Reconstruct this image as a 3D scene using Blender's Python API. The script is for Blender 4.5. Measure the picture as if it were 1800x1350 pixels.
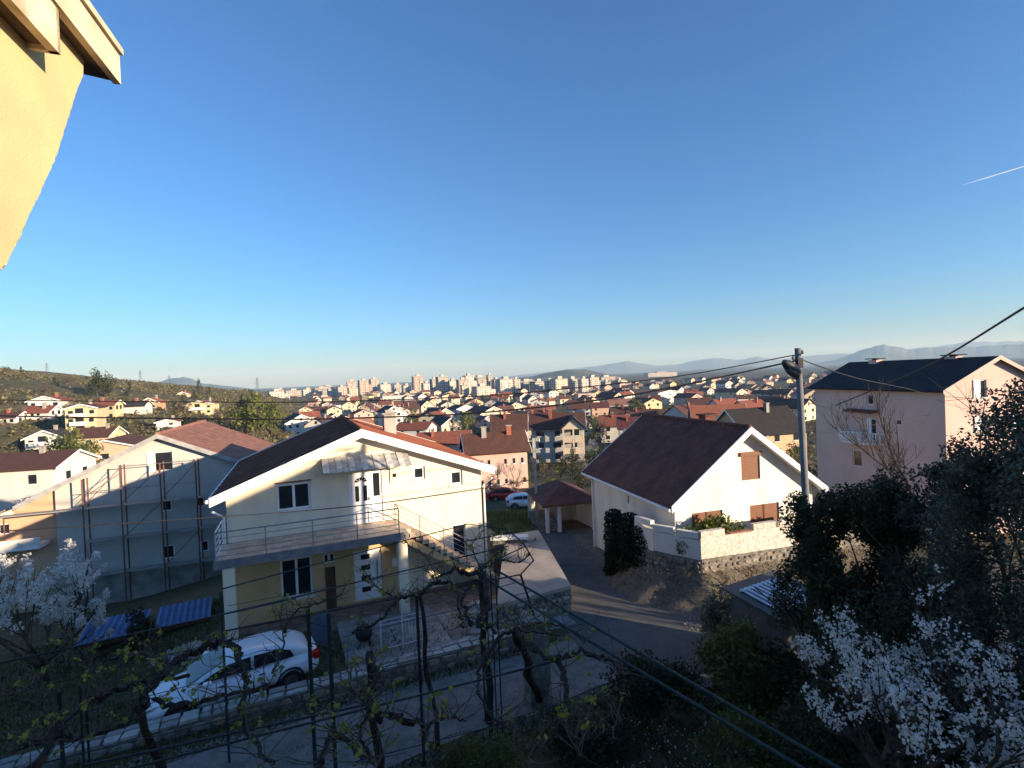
import bpy, math, random
import numpy as np
from mathutils import Matrix, Vector
R = math.radians
scene = bpy.context.scene
for o in list(bpy.data.objects): bpy.data.objects.remove(o)

# ------------------------------------------------------------------ camera
CAMZ = 9.1; FPX = 900.0
cam_d = bpy.data.cameras.new('camera'); cam = bpy.data.objects.new('camera', cam_d)
scene.collection.objects.link(cam); scene.camera = cam
cam_d.sensor_width = 36.0; cam_d.lens = 18.0; cam_d.clip_start = 0.05; cam_d.clip_end = 60000
CM = Matrix.Rotation(math.pi/2 + R(-0.83), 3, 'X') @ Matrix.Rotation(R(-2.4), 3, 'Z')
cam.matrix_world = Matrix.Translation((0, 0, CAMZ)) @ CM.to_4x4()

# ------------------------------------------------------------------ light
SUN_AZ, SUN_EL = 119.0, 10.5
world = bpy.data.worlds.new('World'); scene.world = world; world.use_nodes = True
wn = world.node_tree; bg = wn.nodes['Background']
sky = wn.nodes.new('ShaderNodeTexSky'); sky.sky_type = 'NISHITA'; sky.sun_disc = False
sky.sun_elevation = R(SUN_EL); sky.sun_rotation = R(SUN_AZ); sky.altitude = 60; sky.air_density = 1.0; sky.dust_density = 0.6; sky.ozone_density = 6.0
wn.links.new(sky.outputs[0], bg.inputs[0]); bg.inputs[1].default_value = 0.105
sd = bpy.data.lights.new('sun', 'SUN'); sun = bpy.data.objects.new('sun', sd); scene.collection.objects.link(sun)
sd.energy = 4.6; sd.angle = R(0.5); sd.color = (1.0, 0.83, 0.62)
SV = Vector((math.sin(R(SUN_AZ))*math.cos(R(SUN_EL)), math.cos(R(SUN_AZ))*math.cos(R(SUN_EL)), math.sin(R(SUN_EL))))
sun.rotation_euler = SV.to_track_quat('Z', 'Y').to_euler(); sun.location = (40, -20, 40)
vs = scene.view_settings; vs.view_transform = 'Standard'; vs.look = 'None'; vs.exposure = 1.25; vs.gamma = 1.0; vs.use_curve_mapping = False
cy = scene.cycles; cy.use_denoising = True; cy.max_bounces = 6; cy.diffuse_bounces = 4; cy.glossy_bounces = 2; cy.transmission_bounces = 3
cy.volume_bounces = 0; cy.transparent_max_bounces = 6; cy.use_adaptive_sampling = True; cy.adaptive_threshold = 0.02
cy.caustics_reflective = False; cy.caustics_refractive = False

# ------------------------------------------------------------------ helpers
def ray(px, py):
    d = CM @ Vector(((px-900)/FPX, -(py-675)/FPX, -1.0)); return d / d.y
def atY(px, py, Y): return Vector((0, 0, CAMZ)) + ray(px, py)*Y
def atZ(px, py, z):
    d = ray(px, py); return Vector((0, 0, CAMZ)) + d*((z-CAMZ)/d.z)

def interp(x, xs, ys):
    if x <= xs[0]: return ys[0]
    for i in range(1, len(xs)):
        if x <= xs[i]:
            t = (x-xs[i-1])/(xs[i]-xs[i-1]); return ys[i-1]+(ys[i]-ys[i-1])*t
    return ys[-1]
BY = [-400, -60, -12, 13, 18, 24, 30, 45, 70, 115, 200, 400, 9000]; BZ = [26, 5, 0, 0, -.35, -.6, -1.2, -2.8, -5.5, -9, -12.5, -14, -14]
def ground(x, y):
    z = interp(y, BY, BZ)
    if 8 < y < 110: z -= max(0, min(2.4, (-x-13)*.22))*interp(y, [8, 18, 50, 110], [0, 1, 1, 0])
    if y > 60:
        u = x/y
        top = interp(u, [-1.6, -1.0, -.84, -.69, -.5, -.43, -.38], [52, 38, 27, 17, 3, -10, -14])
        ramp = interp(y, [85, 110, 150, 250, 520, 900, 2200], [0, .06, .36, .66, 1, .8, .0])
        z += max(0, top+14)*ramp
    return z
def on_ground(px, py, sink=0.0):
    d = ray(px, py); y = 4.0; st = .5
    while y < 6000:
        p = Vector((0, 0, CAMZ)) + d*y
        if p.z <= ground(p.x, p.y):
            lo, hi = y-st, y
            for _ in range(20):
                m = (lo+hi)/2; q = Vector((0, 0, CAMZ)) + d*m
                if q.z <= ground(q.x, q.y): hi = m
                else: lo = m
            p = Vector((0, 0, CAMZ)) + d*hi; p.z -= sink; return p
        st = max(.5, y*.01); y += st
    return Vector((0, 0, CAMZ)) + d*6000

COL = scene.collection
class MB:
    def __init__(s): s.v = []; s.f = []
    def quad(s, *p):
        b = len(s.v); s.v += [tuple(q) for q in p]; s.f.append(tuple(range(b, b+len(p))))
    def box(s, x0, x1, y0, y1, z0, z1, tf=None):
        b = len(s.v); P = [(x0,y0,z0),(x1,y0,z0),(x1,y1,z0),(x0,y1,z0),(x0,y0,z1),(x1,y0,z1),(x1,y1,z1),(x0,y1,z1)]
        s.v += [tuple(tf(*q)) if tf else q for q in P]
        F = [(0,3,2,1),(4,5,6,7),(0,1,5,4),(1,2,6,5),(2,3,7,6),(3,0,4,7)]
        s.f += [tuple(b+i for i in q) for q in F]; return s
    def prism(s, pts, ext):
        b = len(s.v); n = len(pts); e = Vector(ext); pts = [Vector(p) for p in pts]
        s.v += [tuple(p) for p in pts] + [tuple(p+e) for p in pts]
        s.f += [tuple(b+n-1-i for i in range(n)), tuple(b+n+i for i in range(n))]
        s.f += [(b+i, b+(i+1) % n, b+n+(i+1) % n, b+n+i) for i in range(n)]; return s
    def slab(s, a, b, c, d, th):
        a, b, c, d = map(Vector, (a, b, c, d)); n = (b-a).cross(d-a).normalized()
        return s.prism([a, b, c, d], n*th)
    def beam(s, p, q, w, h, up=(0, 0, 1)):
        p, q = Vector(p), Vector(q); d = (q-p).normalized(); up = Vector(up)
        if abs(d.dot(up)) > .99: up = Vector((0, 1, 0))
        sd_ = d.cross(up).normalized(); u2 = sd_.cross(d)
        a = [p+sd_*(w/2*i)+u2*(h/2*j) for i, j in ((-1,-1),(1,-1),(1,1),(-1,1))]
        return s.prism(a, q-p)
    def tube(s, pts, rad, n=6, cap=True):
        pts = [Vector(p) for p in pts]; m = len(pts)
        if not hasattr(rad, '__len__'): rad = [rad]*m
        b = len(s.v); ref = Vector((0.31, 0.17, 0.93))
        for i, p in enumerate(pts):
            d = (pts[min(i+1, m-1)]-pts[max(i-1, 0)])
            if d.length < 1e-9: d = Vector((0, 0, 1))
            d.normalize(); rr = ref if abs(d.dot(ref)) < .95 else Vector((1, 0, 0))
            a = d.cross(rr).normalized(); c = d.cross(a)
            for k in range(n):
                t = 2*math.pi*k/n; s.v.append(tuple(p+(a*math.cos(t)+c*math.sin(t))*rad[i]))
        for i in range(m-1):
            for k in range(n):
                s.f.append((b+i*n+k, b+i*n+(k+1) % n, b+(i+1)*n+(k+1) % n, b+(i+1)*n+k))
        if cap:
            s.f.append(tuple(b+n-1-k for k in range(n))); s.f.append(tuple(b+(m-1)*n+k for k in range(n)))
        return s
    def mesh(s, name, mat, smooth=False):
        me = bpy.data.meshes.new(name); me.from_pydata(s.v, [], s.f); me.update()
        if mat: me.materials.append(mat)
        if smooth: me.polygons.foreach_set('use_smooth', [True]*len(me.polygons))
        return me
    def build(s, name, mat, parent=None, smooth=False, loc=None, rz=0.0):
        return link(name, s.mesh(name, mat, smooth), parent, loc, rz)
def link(name, me, parent=None, loc=None, rz=0.0, scale=None):
    o = bpy.data.objects.new(name, me); COL.objects.link(o)
    if parent: o.parent = parent
    if loc is not None: o.location = loc
    if rz: o.rotation_euler = (0, 0, rz)
    if scale is not None: o.scale = scale
    return o
def tag(o, label=None, cat=None, group=None, kind=None):
    if label: o['label'] = label
    if cat: o['category'] = cat
    if group: o['group'] = group
    if kind: o['kind'] = kind
    return o
def empty(name, label, cat, loc=(0, 0, 0), rz=0.0, group=None):
    o = bpy.data.objects.new(name, None); COL.objects.link(o); o.location = loc; o.rotation_euler = (0, 0, rz); o.empty_display_size = .2
    return tag(o, label, cat, group)

MATS = {}
def mat(name, col, rough=.85, var=.15, scale=3.0, bump=0.0, bscale=40.0, col2=None, metal=0.0, spec=.3, island=0.0, stretch=None, trans=0.0, detail=6.0):
    """noise-varied principled material; col2 = blotches of a second real colour"""
    if name in MATS: return MATS[name]
    m = bpy.data.materials.new(name); m.use_nodes = True; nt = m.node_tree; N = nt.nodes; L = nt.links
    b = N['Principled BSDF']; b.inputs['Roughness'].default_value = rough; b.inputs['Metallic'].default_value = metal
    b.inputs['Specular IOR Level'].default_value = spec
    tc = N.new('ShaderNodeTexCoord'); src = tc.outputs['Object']
    if stretch:
        mp = N.new('ShaderNodeMapping'); mp.inputs['Scale'].default_value = stretch; L.new(src, mp.inputs[0]); src = mp.outputs[0]
    no = N.new('ShaderNodeTexNoise'); no.inputs['Scale'].default_value = scale; no.inputs['Detail'].default_value = detail; L.new(src, no.inputs['Vector'])
    rp = N.new('ShaderNodeValToRGB'); L.new(no.outputs['Fac'], rp.inputs[0])
    c = Vector(col); c2 = Vector(col2) if col2 else c*(1-var*1.6)
    rp.color_ramp.elements[0].position = .32; rp.color_ramp.elements[1].position = .66
    rp.color_ramp.elements[0].color = (*c2, 1); rp.color_ramp.elements[1].color = (*(c*(1+var*.5)), 1)
    out = rp.outputs[0]
    if island > 0:
        g = N.new('ShaderNodeNewGeometry'); mr = N.new('ShaderNodeMapRange'); L.new(g.outputs['Random Per Island'], mr.inputs[0])
        mr.inputs[3].default_value = 1-island; mr.inputs[4].default_value = 1+island
        mx = N.new('ShaderNodeMix'); mx.data_type = 'RGBA'; mx.blend_type = 'MULTIPLY'; mx.inputs[0].default_value = 1
        L.new(out, mx.inputs[6]); cb = N.new('ShaderNodeCombineColor')
        for i in range(3): L.new(mr.outputs[0], cb.inputs[i])
        L.new(cb.outputs[0], mx.inputs[7]); out = mx.outputs[2]
    L.new(out, b.inputs['Base Color'])
    if bump > 0:
        n2 = N.new('ShaderNodeTexNoise'); n2.inputs['Scale'].default_value = bscale; n2.inputs['Detail'].default_value = 4; L.new(src, n2.inputs['Vector'])
        bp = N.new('ShaderNodeBump'); bp.inputs['Strength'].default_value = bump; bp.inputs['Distance'].default_value = .02
        L.new(n2.outputs['Fac'], bp.inputs['Height']); L.new(bp.outputs[0], b.inputs['Normal'])
    if trans > 0:
        ts = N.new('ShaderNodeBsdfTranslucent'); L.new(out, ts.inputs[0]); ms = N.new('ShaderNodeMixShader'); ms.inputs[0].default_value = trans
        L.new(b.outputs[0], ms.inputs[1]); L.new(ts.outputs[0], ms.inputs[2]); L.new(ms.outputs[0], N['Material Output'].inputs[0])
    MATS[name] = m; return m

m_glass = mat('dark_glass', (.02, .024, .03), rough=.08, var=.2, spec=.6)
m_white = mat('white_paint', (.78, .77, .74), rough=.6, var=.06, scale=2)
m_pvc = mat('white_plastic', (.8, .8, .8), rough=.35, var=.03)
m_brown = mat('brown_shutter', (.19, .08, .042), rough=.6, var=.2, scale=6, stretch=(1, 1, 12))
m_concrete = mat('concrete', (.36, .33, .29), rough=.9, var=.25, scale=1.3, bump=.3)
m_steel = mat('galvanised_steel', (.35, .35, .36), rough=.45, var=.2, metal=.7)
m_rust = mat('rusty_steel', (.20, .085, .05), rough=.8, var=.4, scale=14, col2=(.10, .05, .04))
m_iron = mat('black_iron', (.03, .03, .035), rough=.6, var=.3)
m_green_pipe = mat('green_painted_pipe', (.025, .045, .045), rough=.6, var=.3, scale=9)
m_wire = mat('cable_black', (.015, .015, .017), rough=.6, var=.1)
m_brick = mat('red_brick', (.36, .12, .07), rough=.9, var=.3, scale=8, bump=.4)

# ------------------------------------------------------------------ near-building helpers
def wall_face(mb, top, z0, holes, y=0.0, depth=.16, tf=lambda a, b, c: (a, b, c)):
    """top: [(x,z)..] outline, holes: (x0,x1,z0,z1); real openings with reveals"""
    xs = sorted(set([round(t[0], 4) for t in top]+[round(h[i], 4) for h in holes for i in (0, 1)]))
    X = [t[0] for t in top]; Z = [t[1] for t in top]
    for a, b in zip(xs[:-1], xs[1:]):
        m = (a+b)/2; hs = sorted([h for h in holes if h[0] < m < h[1]], key=lambda h: h[2]); lo = z0
        for h in hs:
            if h[2] > lo+1e-4: mb.quad(tf(a, y, lo), tf(b, y, lo), tf(b, y, h[2]), tf(a, y, h[2]))
            lo = h[3]
        mb.quad(tf(a, y, lo), tf(b, y, lo), tf(b, y, interp(b, X, Z)), tf(a, y, interp(a, X, Z)))
    for x0, x1, h0, h1 in holes:
        y2 = y+depth
        mb.quad(tf(x0, y, h0), tf(x1, y, h0), tf(x1, y2, h0), tf(x0, y2, h0)); mb.quad(tf(x0, y, h1), tf(x0, y2, h1), tf(x1, y2, h1), tf(x1, y, h1))
        mb.quad(tf(x0, y, h0), tf(x0, y2, h0), tf(x0, y2, h1), tf(x0, y, h1)); mb.quad(tf(x1, y, h0), tf(x1, y, h1), tf(x1, y2, h1), tf(x1, y2, h0))
def window(root, h, tf=lambda a, b, c: (a, b, c), panes=1, y=.08, fw=.07, fm=None, gm=None, sill=True, name='window', closed=False):
    x0, x1, z0, z1 = h; fm = fm or m_pvc; gm = gm or m_glass; e = .006
    mb = MB(); mb.box(x0+e, x1-e, y, y+.06, z0+e, z0+fw, tf); mb.box(x0+e, x1-e, y, y+.06, z1-fw, z1-e, tf)
    mb.box(x0+e, x0+fw, y, y+.06, z0+fw, z1-fw, tf); mb.box(x1-fw, x1-e, y, y+.06, z0+fw, z1-fw, tf)
    w = (x1-x0-2*fw)/panes
    for k in range(1, panes): mb.box(x0+fw+w*k-.05, x0+fw+w*k+.05, y, y+.06, z0+fw, z1-fw, tf)
    o = mb.build(name, fm, root)
    for k in range(panes):
        MB().box(x0+fw+w*k+(.05 if k else 0), x0+fw+w*(k+1)-(.05 if k < panes-1 else 0), y+.025, y+.04, z0+fw, z1-fw, tf).build('pane', gm, o)
    if sill: MB().box(x0-.08, x1+.08, -.07, y, z0-.05, z0-.002, tf).build('sill', m_white, o)
    return o
def solid_panel(root, name, h, m, y=.06, tf=lambda a, b, c: (a, b, c)):
    x0, x1, z0, z1 = h; return MB().box(x0+.005, x1-.005, y, y+.06, z0+.005, z1-.005, tf).build(name, m, root)
def seamed_slope(root, a, b, c, d, n, th, m, name='roof_panel', gap=.02, rib=.035):
    """a,b eave front/back; c,d ridge back/front: n standing-seam panels, each a part"""
    a, b, c, d = map(Vector, (a, b, c, d)); nn = (b-a).cross(d-a).normalized()
    if nn.z < 0: nn = -nn
    for k in range(n):
        t0, t1 = k/n, (k+1)/n-gap/((b-a).length)
        p, q = a.lerp(b, t0), a.lerp(b, t1); r_, s_ = d.lerp(c, t1), d.lerp(c, t0)
        mb = MB(); mb.prism([p, q, r_, s_], nn*th)
        p2 = a.lerp(b, t0+.06/(b-a).length); s2 = d.lerp(c, t0+.06/(b-a).length)
        mb.prism([p+nn*th, p2+nn*th, s2+nn*th, s_+nn*th], nn*rib); mb.build(name, m, root)
def stones(root, p, q, z0, z1, th, m, size=.3, seed=1, name='stone', top=False, side=1):
    """irregular stones proud of a wall face between p and q (xy); side: which side the face looks to"""
    rng = random.Random(seed); p, q = Vector((*p[:2], 0)), Vector((*q[:2], 0)); L_ = (q-p).length; d = (q-p)/L_; n = Vector((d.y, -d.x, 0))*side
    z = z0; cnt = 0
    while z < z1-.05:
        h = min(size*rng.uniform(.55, 1.0), z1-z); x = -rng.uniform(0, .1)
        while x < L_-.04:
            w = min(size*rng.uniform(.7, 1.7), L_-x); x0 = max(x, 0)
            j = lambda s_: rng.uniform(-s_, s_); g = .018; cx = (x0+x+w)/2; czz = z+h/2; pts = []; ww = (x+w-x0)/2-g; hh = h/2-g; k = 7; ph = rng.uniform(0, 6)
            if ww > .03 and hh > .02:
                for i in range(k):
                    t = ph+2*math.pi*i/k; ca, sa = math.cos(t), math.sin(t); s_ = 1/max(abs(ca), abs(sa))*rng.uniform(.82, 1.0)
                    s_ = min(s_, 1.25); pts.append(p+d*(cx+ww*min(1, max(-1, ca*s_)))+Vector((0, 0, czz+hh*min(1, max(-1, sa*s_)))))
                mb = MB(); f = th*rng.uniform(.5, 1.2); c0 = sum(pts, Vector())/k
                b = 0; mb.v = [tuple(v_) for v_ in pts]+[tuple(c0+(v_-c0)*.72+n*f) for v_ in pts]; mb.f = [tuple(k+i for i in range(k))]+[(i, (i+1) % k, k+(i+1) % k, k+i) for i in range(k)]
                mb.build(name, m[rng.randrange(len(m))], root); cnt += 1
            x += w
        z += h
    return cnt
STONE = [mat('limestone_%s' % n, c, rough=.95, var=.3, scale=7, bump=.5) for n, c in (('pale', (.42, .38, .32)), ('grey', (.27, .25, .22)), ('ochre', (.33, .26, .18)), ('dark', (.17, .15, .13)))]
m_mortar = mat('rubble_mortar', (.20, .18, .155), rough=1, var=.35, scale=5, bump=.6)
# ------------------------------------------------------------------ the setting
def soil_mat(name, cs, sc, rough=1.0, bump=.5, bs=8.0):
    m = bpy.data.materials.new(name); m.use_nodes = True; nt = m.node_tree; N = nt.nodes; L = nt.links; b = N['Principled BSDF']
    b.inputs['Roughness'].default_value = rough; b.inputs['Specular IOR Level'].default_value = .15
    tc = N.new('ShaderNodeTexCoord'); last = None
    for i, s_ in enumerate(sc):
        no = N.new('ShaderNodeTexNoise'); no.inputs['Scale'].default_value = s_; no.inputs['Detail'].default_value = 7; L.new(tc.outputs['Object'], no.inputs['Vector'])
        rp = N.new('ShaderNodeValToRGB'); L.new(no.outputs['Fac'], rp.inputs[0]); rp.color_ramp.elements[0].position = .4; rp.color_ramp.elements[1].position = .6
        rp.color_ramp.elements[0].color = (*cs[2*i], 1); rp.color_ramp.elements[1].color = (*cs[2*i+1], 1)
        if last is None: last = rp.outputs[0]
        else:
            mx = N.new('ShaderNodeMix'); mx.data_type = 'RGBA'; mx.inputs[0].default_value = .5; L.new(last, mx.inputs[6]); L.new(rp.outputs[0], mx.inputs[7]); last = mx.outputs[2]
    L.new(last, b.inputs['Base Color'])
    n2 = N.new('ShaderNodeTexNoise'); n2.inputs['Scale'].default_value = bs; n2.inputs['Detail'].default_value = 8; L.new(tc.outputs['Object'], n2.inputs['Vector'])
    bp = N.new('ShaderNodeBump'); bp.inputs['Strength'].default_value = bump; bp.inputs['Distance'].default_value = .05; L.new(n2.outputs['Fac'], bp.inputs['Height']); L.new(bp.outputs[0], b.inputs['Normal'])
    return m
m_ground = soil_mat('grass_and_soil', [(.09, .08, .035), (.16, .125, .075), (.06, .065, .025), (.17, .14, .09), (.055, .06, .022), (.14, .115, .07)], [.02, .25, 2.5])
m_gravel = soil_mat('gravel_drive', [(.27, .26, .25), (.13, .122, .112), (.16, .152, .145), (.37, .36, .34), (.25, .24, .225), (.14, .132, .12)], [.7, 26.0, 3.0], bump=.9, bs=45)
m_asphalt = soil_mat('worn_asphalt', [(.17, .16, .15), (.075, .072, .07), (.10, .095, .09), (.18, .17, .16), (.13, .125, .12), (.09, .085, .08)], [.35, 14.0, 1.6], bump=.5, bs=60)
m_dirt = soil_mat('pale_dirt_verge', [(.165, .135, .105), (.085, .07, .052), (.12, .098, .075), (.23, .195, .155)], [.9, 9.0], bump=.8, bs=20)

def build_ground():
    radii = [0.0]; r = 1.5
    while r < 60: radii.append(r); r += 1.5
    while r < 11000: radii.append(r); r *= 1.045
    na = 288; V = [(0, 0, ground(0, 0))]; F = []
    rng = random.Random(4); ph = [(rng.uniform(0, 6), rng.uniform(0, 6)) for _ in range(6)]
    for rr in radii[1:]:
        for k in range(na):
            a = 2*math.pi*k/na; x, y = rr*math.sin(a), rr*math.cos(a); z = ground(x, y)
            amp = interp(rr, [45, 110, 300, 900], [0, .3, 1.2, 1.6])
            if amp: z += amp*sum(math.sin(x*.021*(1.7**i)+ph[i][0])*math.sin(y*.019*(1.7**i)+ph[i][1])/(1.5**i) for i in range(4))
            if rr > 2500: z = min(z, -13)
            V.append((x, y, z))
    for k in range(na): F.append((0, 1+(k+1) % na, 1+k))
    for i in range(len(radii)-2):
        b0, b1 = 1+i*na, 1+(i+1)*na
        for k in range(na): F.append((b0+k, b0+(k+1) % na, b1+(k+1) % na, b1+k))
    mb = MB(); mb.v = V; mb.f = [f[::-1] for f in F]; o = mb.build('ground', m_ground, smooth=True); tag(o, 'dark grassy ground sloping down to the town', kind='structure')
build_ground()

def strip(name, pts, w, m, dz, label, ws=None):
    """a road or path draped along a centre line"""
    P = []
    pts = [Vector((p[0], p[1], 0)) for p in pts]
    ws = ws or [w]*len(pts)
    for i in range(len(pts)-1):
        p0, p1, p2, p3 = pts[max(i-1, 0)], pts[i], pts[i+1], pts[min(i+2, len(pts)-1)]
        n = max(2, int((p2-p1).length/1.0))
        for k in range(n):
            t = k/n; q = .5*((2*p1)+(-p0+p2)*t+(2*p0-5*p1+4*p2-p3)*t*t+(-p0+3*p1-3*p2+p3)*t**3); P.append((q, ws[i]+(ws[i+1]-ws[i])*t))
    P.append((pts[-1], ws[-1])); mb = MB(); rng = random.Random(len(name))
    for i, (q, ww) in enumerate(P):
        d = (P[min(i+1, len(P)-1)][0]-P[max(i-1, 0)][0]).normalized(); n = Vector((d.y, -d.x, 0)); ww = ww*rng.uniform(.97, 1.03)
        for j in range(5):
            e = q+n*ww*(j/4-.5); mb.v.append((e.x, e.y, ground(e.x, e.y)+dz))
    for i in range(len(P)-1):
        for j in range(4): mb.f.append((i*5+j, (i+1)*5+j, (i+1)*5+j+1, i*5+j+1))
    mb.f = [f[::-1] for f in mb.f]
    return tag(mb.build(name, m), label, kind='structure')
strip('verge', [(3.6, 36), (4.4, 30), (5.2, 25), (6.6, 21.2), (10, 19.6), (16, 20.2), (24, 23)], 3.6, m_dirt, .012, 'pale stony verge beside the road')
strip('road', [(1.2, 44), (2.0, 36), (2.6, 30), (3.2, 25), (3.9, 21), (4.6, 18.2), (6.5, 16.6), (11, 16.6), (18, 18.5), (30, 23)], 3.2, m_asphalt, .036, 'narrow worn asphalt lane bending past the white house', ws=[3, 2.8, 2.7, 2.9, 4.2, 6.0, 4.6, 3.8, 3.6, 3.6])
strip('driveway', [(-22, 3.4), (-14, 7.9), (-8, 11.1), (-3.4, 13.6), (0, 15.4), (2.4, 16.8), (3.8, 17.8)], 3.0, m_gravel, .024, 'grey gravel drive in front of the low stone wall')

# far hills and mountains
m_mount = mat('mountain_rock', (.10, .11, .085), rough=1, var=.3, scale=.002, col2=(.05, .065, .04))
m_hill = mat('hill_scrub', (.12, .115, .075), rough=1, var=.35, scale=.01, col2=(.05, .06, .03))
def mountain(name, label, Y, prof, m, thick=.25, seed=1, base=-16):
    rng = random.Random(seed); X = [p[0] for p in prof]; Z = [p[1] for p in prof]; mb = MB(); n = int((X[-1]-X[0])/3)+1; rows = 9
    off = [rng.uniform(0, 9) for _ in range(8)]
    for i in range(n+1):
        px = X[0]+(X[-1]-X[0])*i/n; py = interp(px, X, Z); t = atY(px, py, Y); hgt = max(1.0, t.z-base)
        for j in range(rows):
            s_ = (j/(rows-1)-.5)*2; prof_h = (1-abs(s_))**(.8 if s_ < 0 else 1.0)
            yy = Y*(1+thick*.5*s_); f = 1 + (0 if j == rows//2 else .16*math.sin(px*.035+off[0]+j*.5)+.09*math.sin(px*.08+off[3]+j*.7))*(1-prof_h)
            jit = hgt*.025*math.sin(px*.17+off[0])+hgt*.012*math.sin(px*.41+off[1])
            mb.v.append((t.x*yy/Y, yy, base+(hgt+jit)*prof_h*f))
    for i in range(n):
        for j in range(rows-1): a = i*rows+j; mb.f.append((a, a+rows, a+rows+1, a+1))
    tag(mb.build(name, m, smooth=True), label, kind='structure')
mountain('mountains', 'long pale blue mountain range far beyond the town', 9500, [(860, 664), (905, 660), (969, 653), (1017, 647), (1060, 642), (1098, 635), (1117, 637), (1153, 643), (1188, 641), (1230, 632), (1269, 629), (1295, 633), (1333, 627), (1366, 633), (1413, 626), (1468, 622), (1540, 620), (1600, 613), (1657, 608), (1702, 600), (1745, 601), (1800, 599), (1900, 600), (2100, 606)], m_mount, seed=2)
mountain('mountains', 'nearer blue mountain with a rounded summit behind the pink house', 6200, [(1395, 645), (1430, 639), (1468, 633), (1518, 614), (1535, 609), (1554, 606), (1575, 609), (1594, 614), (1632, 611), (1707, 610), (1758, 607), (1800, 604), (1900, 602), (2060, 610), (2300, 612)], m_mount, seed=3)
mountain('hill', 'low dark green hill beyond the apartment blocks', 2600, [(890, 668), (905, 665), (937, 661), (960, 656), (979, 652), (1008, 649), (1030, 650), (1055, 655), (1075, 659), (1100, 661), (1130, 662), (1170, 661)], m_hill, thick=.3, seed=4)
mountain('hill', 'low grey green hills in front of the mountain range', 5000, [(1130, 660), (1188, 655), (1230, 649), (1275, 648), (1317, 643), (1345, 646), (1366, 649), (1430, 648), (1500, 640), (1600, 636)], m_hill, thick=.3, seed=5)
mountain('hill', 'small bluish peak behind the scrub hillside', 5200, [(250, 678), (281, 670), (300, 666), (322, 662), (336, 666), (358, 674), (396, 678), (434, 682), (470, 690)], m_mount, thick=.2, seed=6)
# vapour trail, high above the haze
def contrail():
    a, b = atY(1690, 326, 14000), atY(1880, 268, 14000); mb = MB(); n = 16
    mb.tube([a.lerp(b, i/n) for i in range(n+1)], [1+11*min(1, i/4) for i in range(n+1)], 6)
    m = bpy.data.materials.new('ice_cloud'); m.use_nodes = True; nt = m.node_tree; b_ = nt.nodes['Principled BSDF']; b_.inputs['Base Color'].default_value = (.9, .9, .92, 1); b_.inputs['Roughness'].default_value = 1
    b_.inputs['Alpha'].default_value = .45
    tag(mb.build('vapour_trail', m, smooth=True), 'thin white vapour trail in the blue sky', 'vapour trail')
contrail()
def haze():
    mb = MB(); mb.box(-13500, 13500, -600, 13500, -40, 420); m = bpy.data.materials.new('haze_air'); m.use_nodes = True; nt = m.node_tree; nt.nodes.remove(nt.nodes['Principled BSDF'])
    v = nt.nodes.new('ShaderNodeVolumePrincipled'); v.inputs['Color'].default_value = (.38, .64, 1.0, 1); v.inputs['Absorption Color'].default_value = (1, 1, 1, 1); v.inputs['Density'].default_value = 1.25e-4; v.inputs['Anisotropy'].default_value = 0.0
    nt.links.new(v.outputs[0], nt.nodes['Material Output'].inputs['Volume'])
    tag(mb.build('haze', m), 'thin bluish haze over the plain', kind='stuff')
haze()
# ------------------------------------------------------------------ near buildings
def rot(az): return -R(az)
def gable_shell(root, W, D, zb, zl, za, zr, ru, m, holes_f=(), holes_l=(), holes_r=(), name='wall'):
    """walls with a gable at both ends, local frame: front at y=0 looking to -y"""
    F = MB(); wall_face(F, [(0, zl), (ru, za), (W, zr)], zb, list(holes_f)); F.build(name, m, root)
    lt = lambda s, d, z: (d, D-s, z); rt = lambda s, d, z: (W-d, s, z)
    A = MB(); wall_face(A, [(0, zl), (D, zl)], zb, list(holes_l), tf=lt); A.build(name, m, root)
    B = MB(); wall_face(B, [(0, zr), (D, zr)], zb, list(holes_r), tf=rt); B.build(name, m, root)
    K = MB(); K.quad((W, D, zb), (0, D, zb), (0, D, zl), (ru, D, za), (W, D, zr)); K.build(name, m, root)
    return lt, rt
def rakes(root, W, D, zl, za, zr, ru, os, of, m, hgt=.24, lift=.13, name='verge_board', ends=(0, 1)):
    sl, sr = (za-zl)/ru, (za-zr)/(W-ru)
    for e in ends:
        y = -of-.05 if e == 0 else D+of+.001; w = .05
        for a, b in (((-os, zl-os*sl), (ru, za)), ((ru, za), (W+os, zr-os*sr))):
            MB().prism([(a[0], y, a[1]-hgt+lift), (b[0], y, b[1]-hgt+lift), (b[0], y, b[1]+lift), (a[0], y, a[1]+lift)], (0, w, 0)).build(name, m, root)
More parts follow.
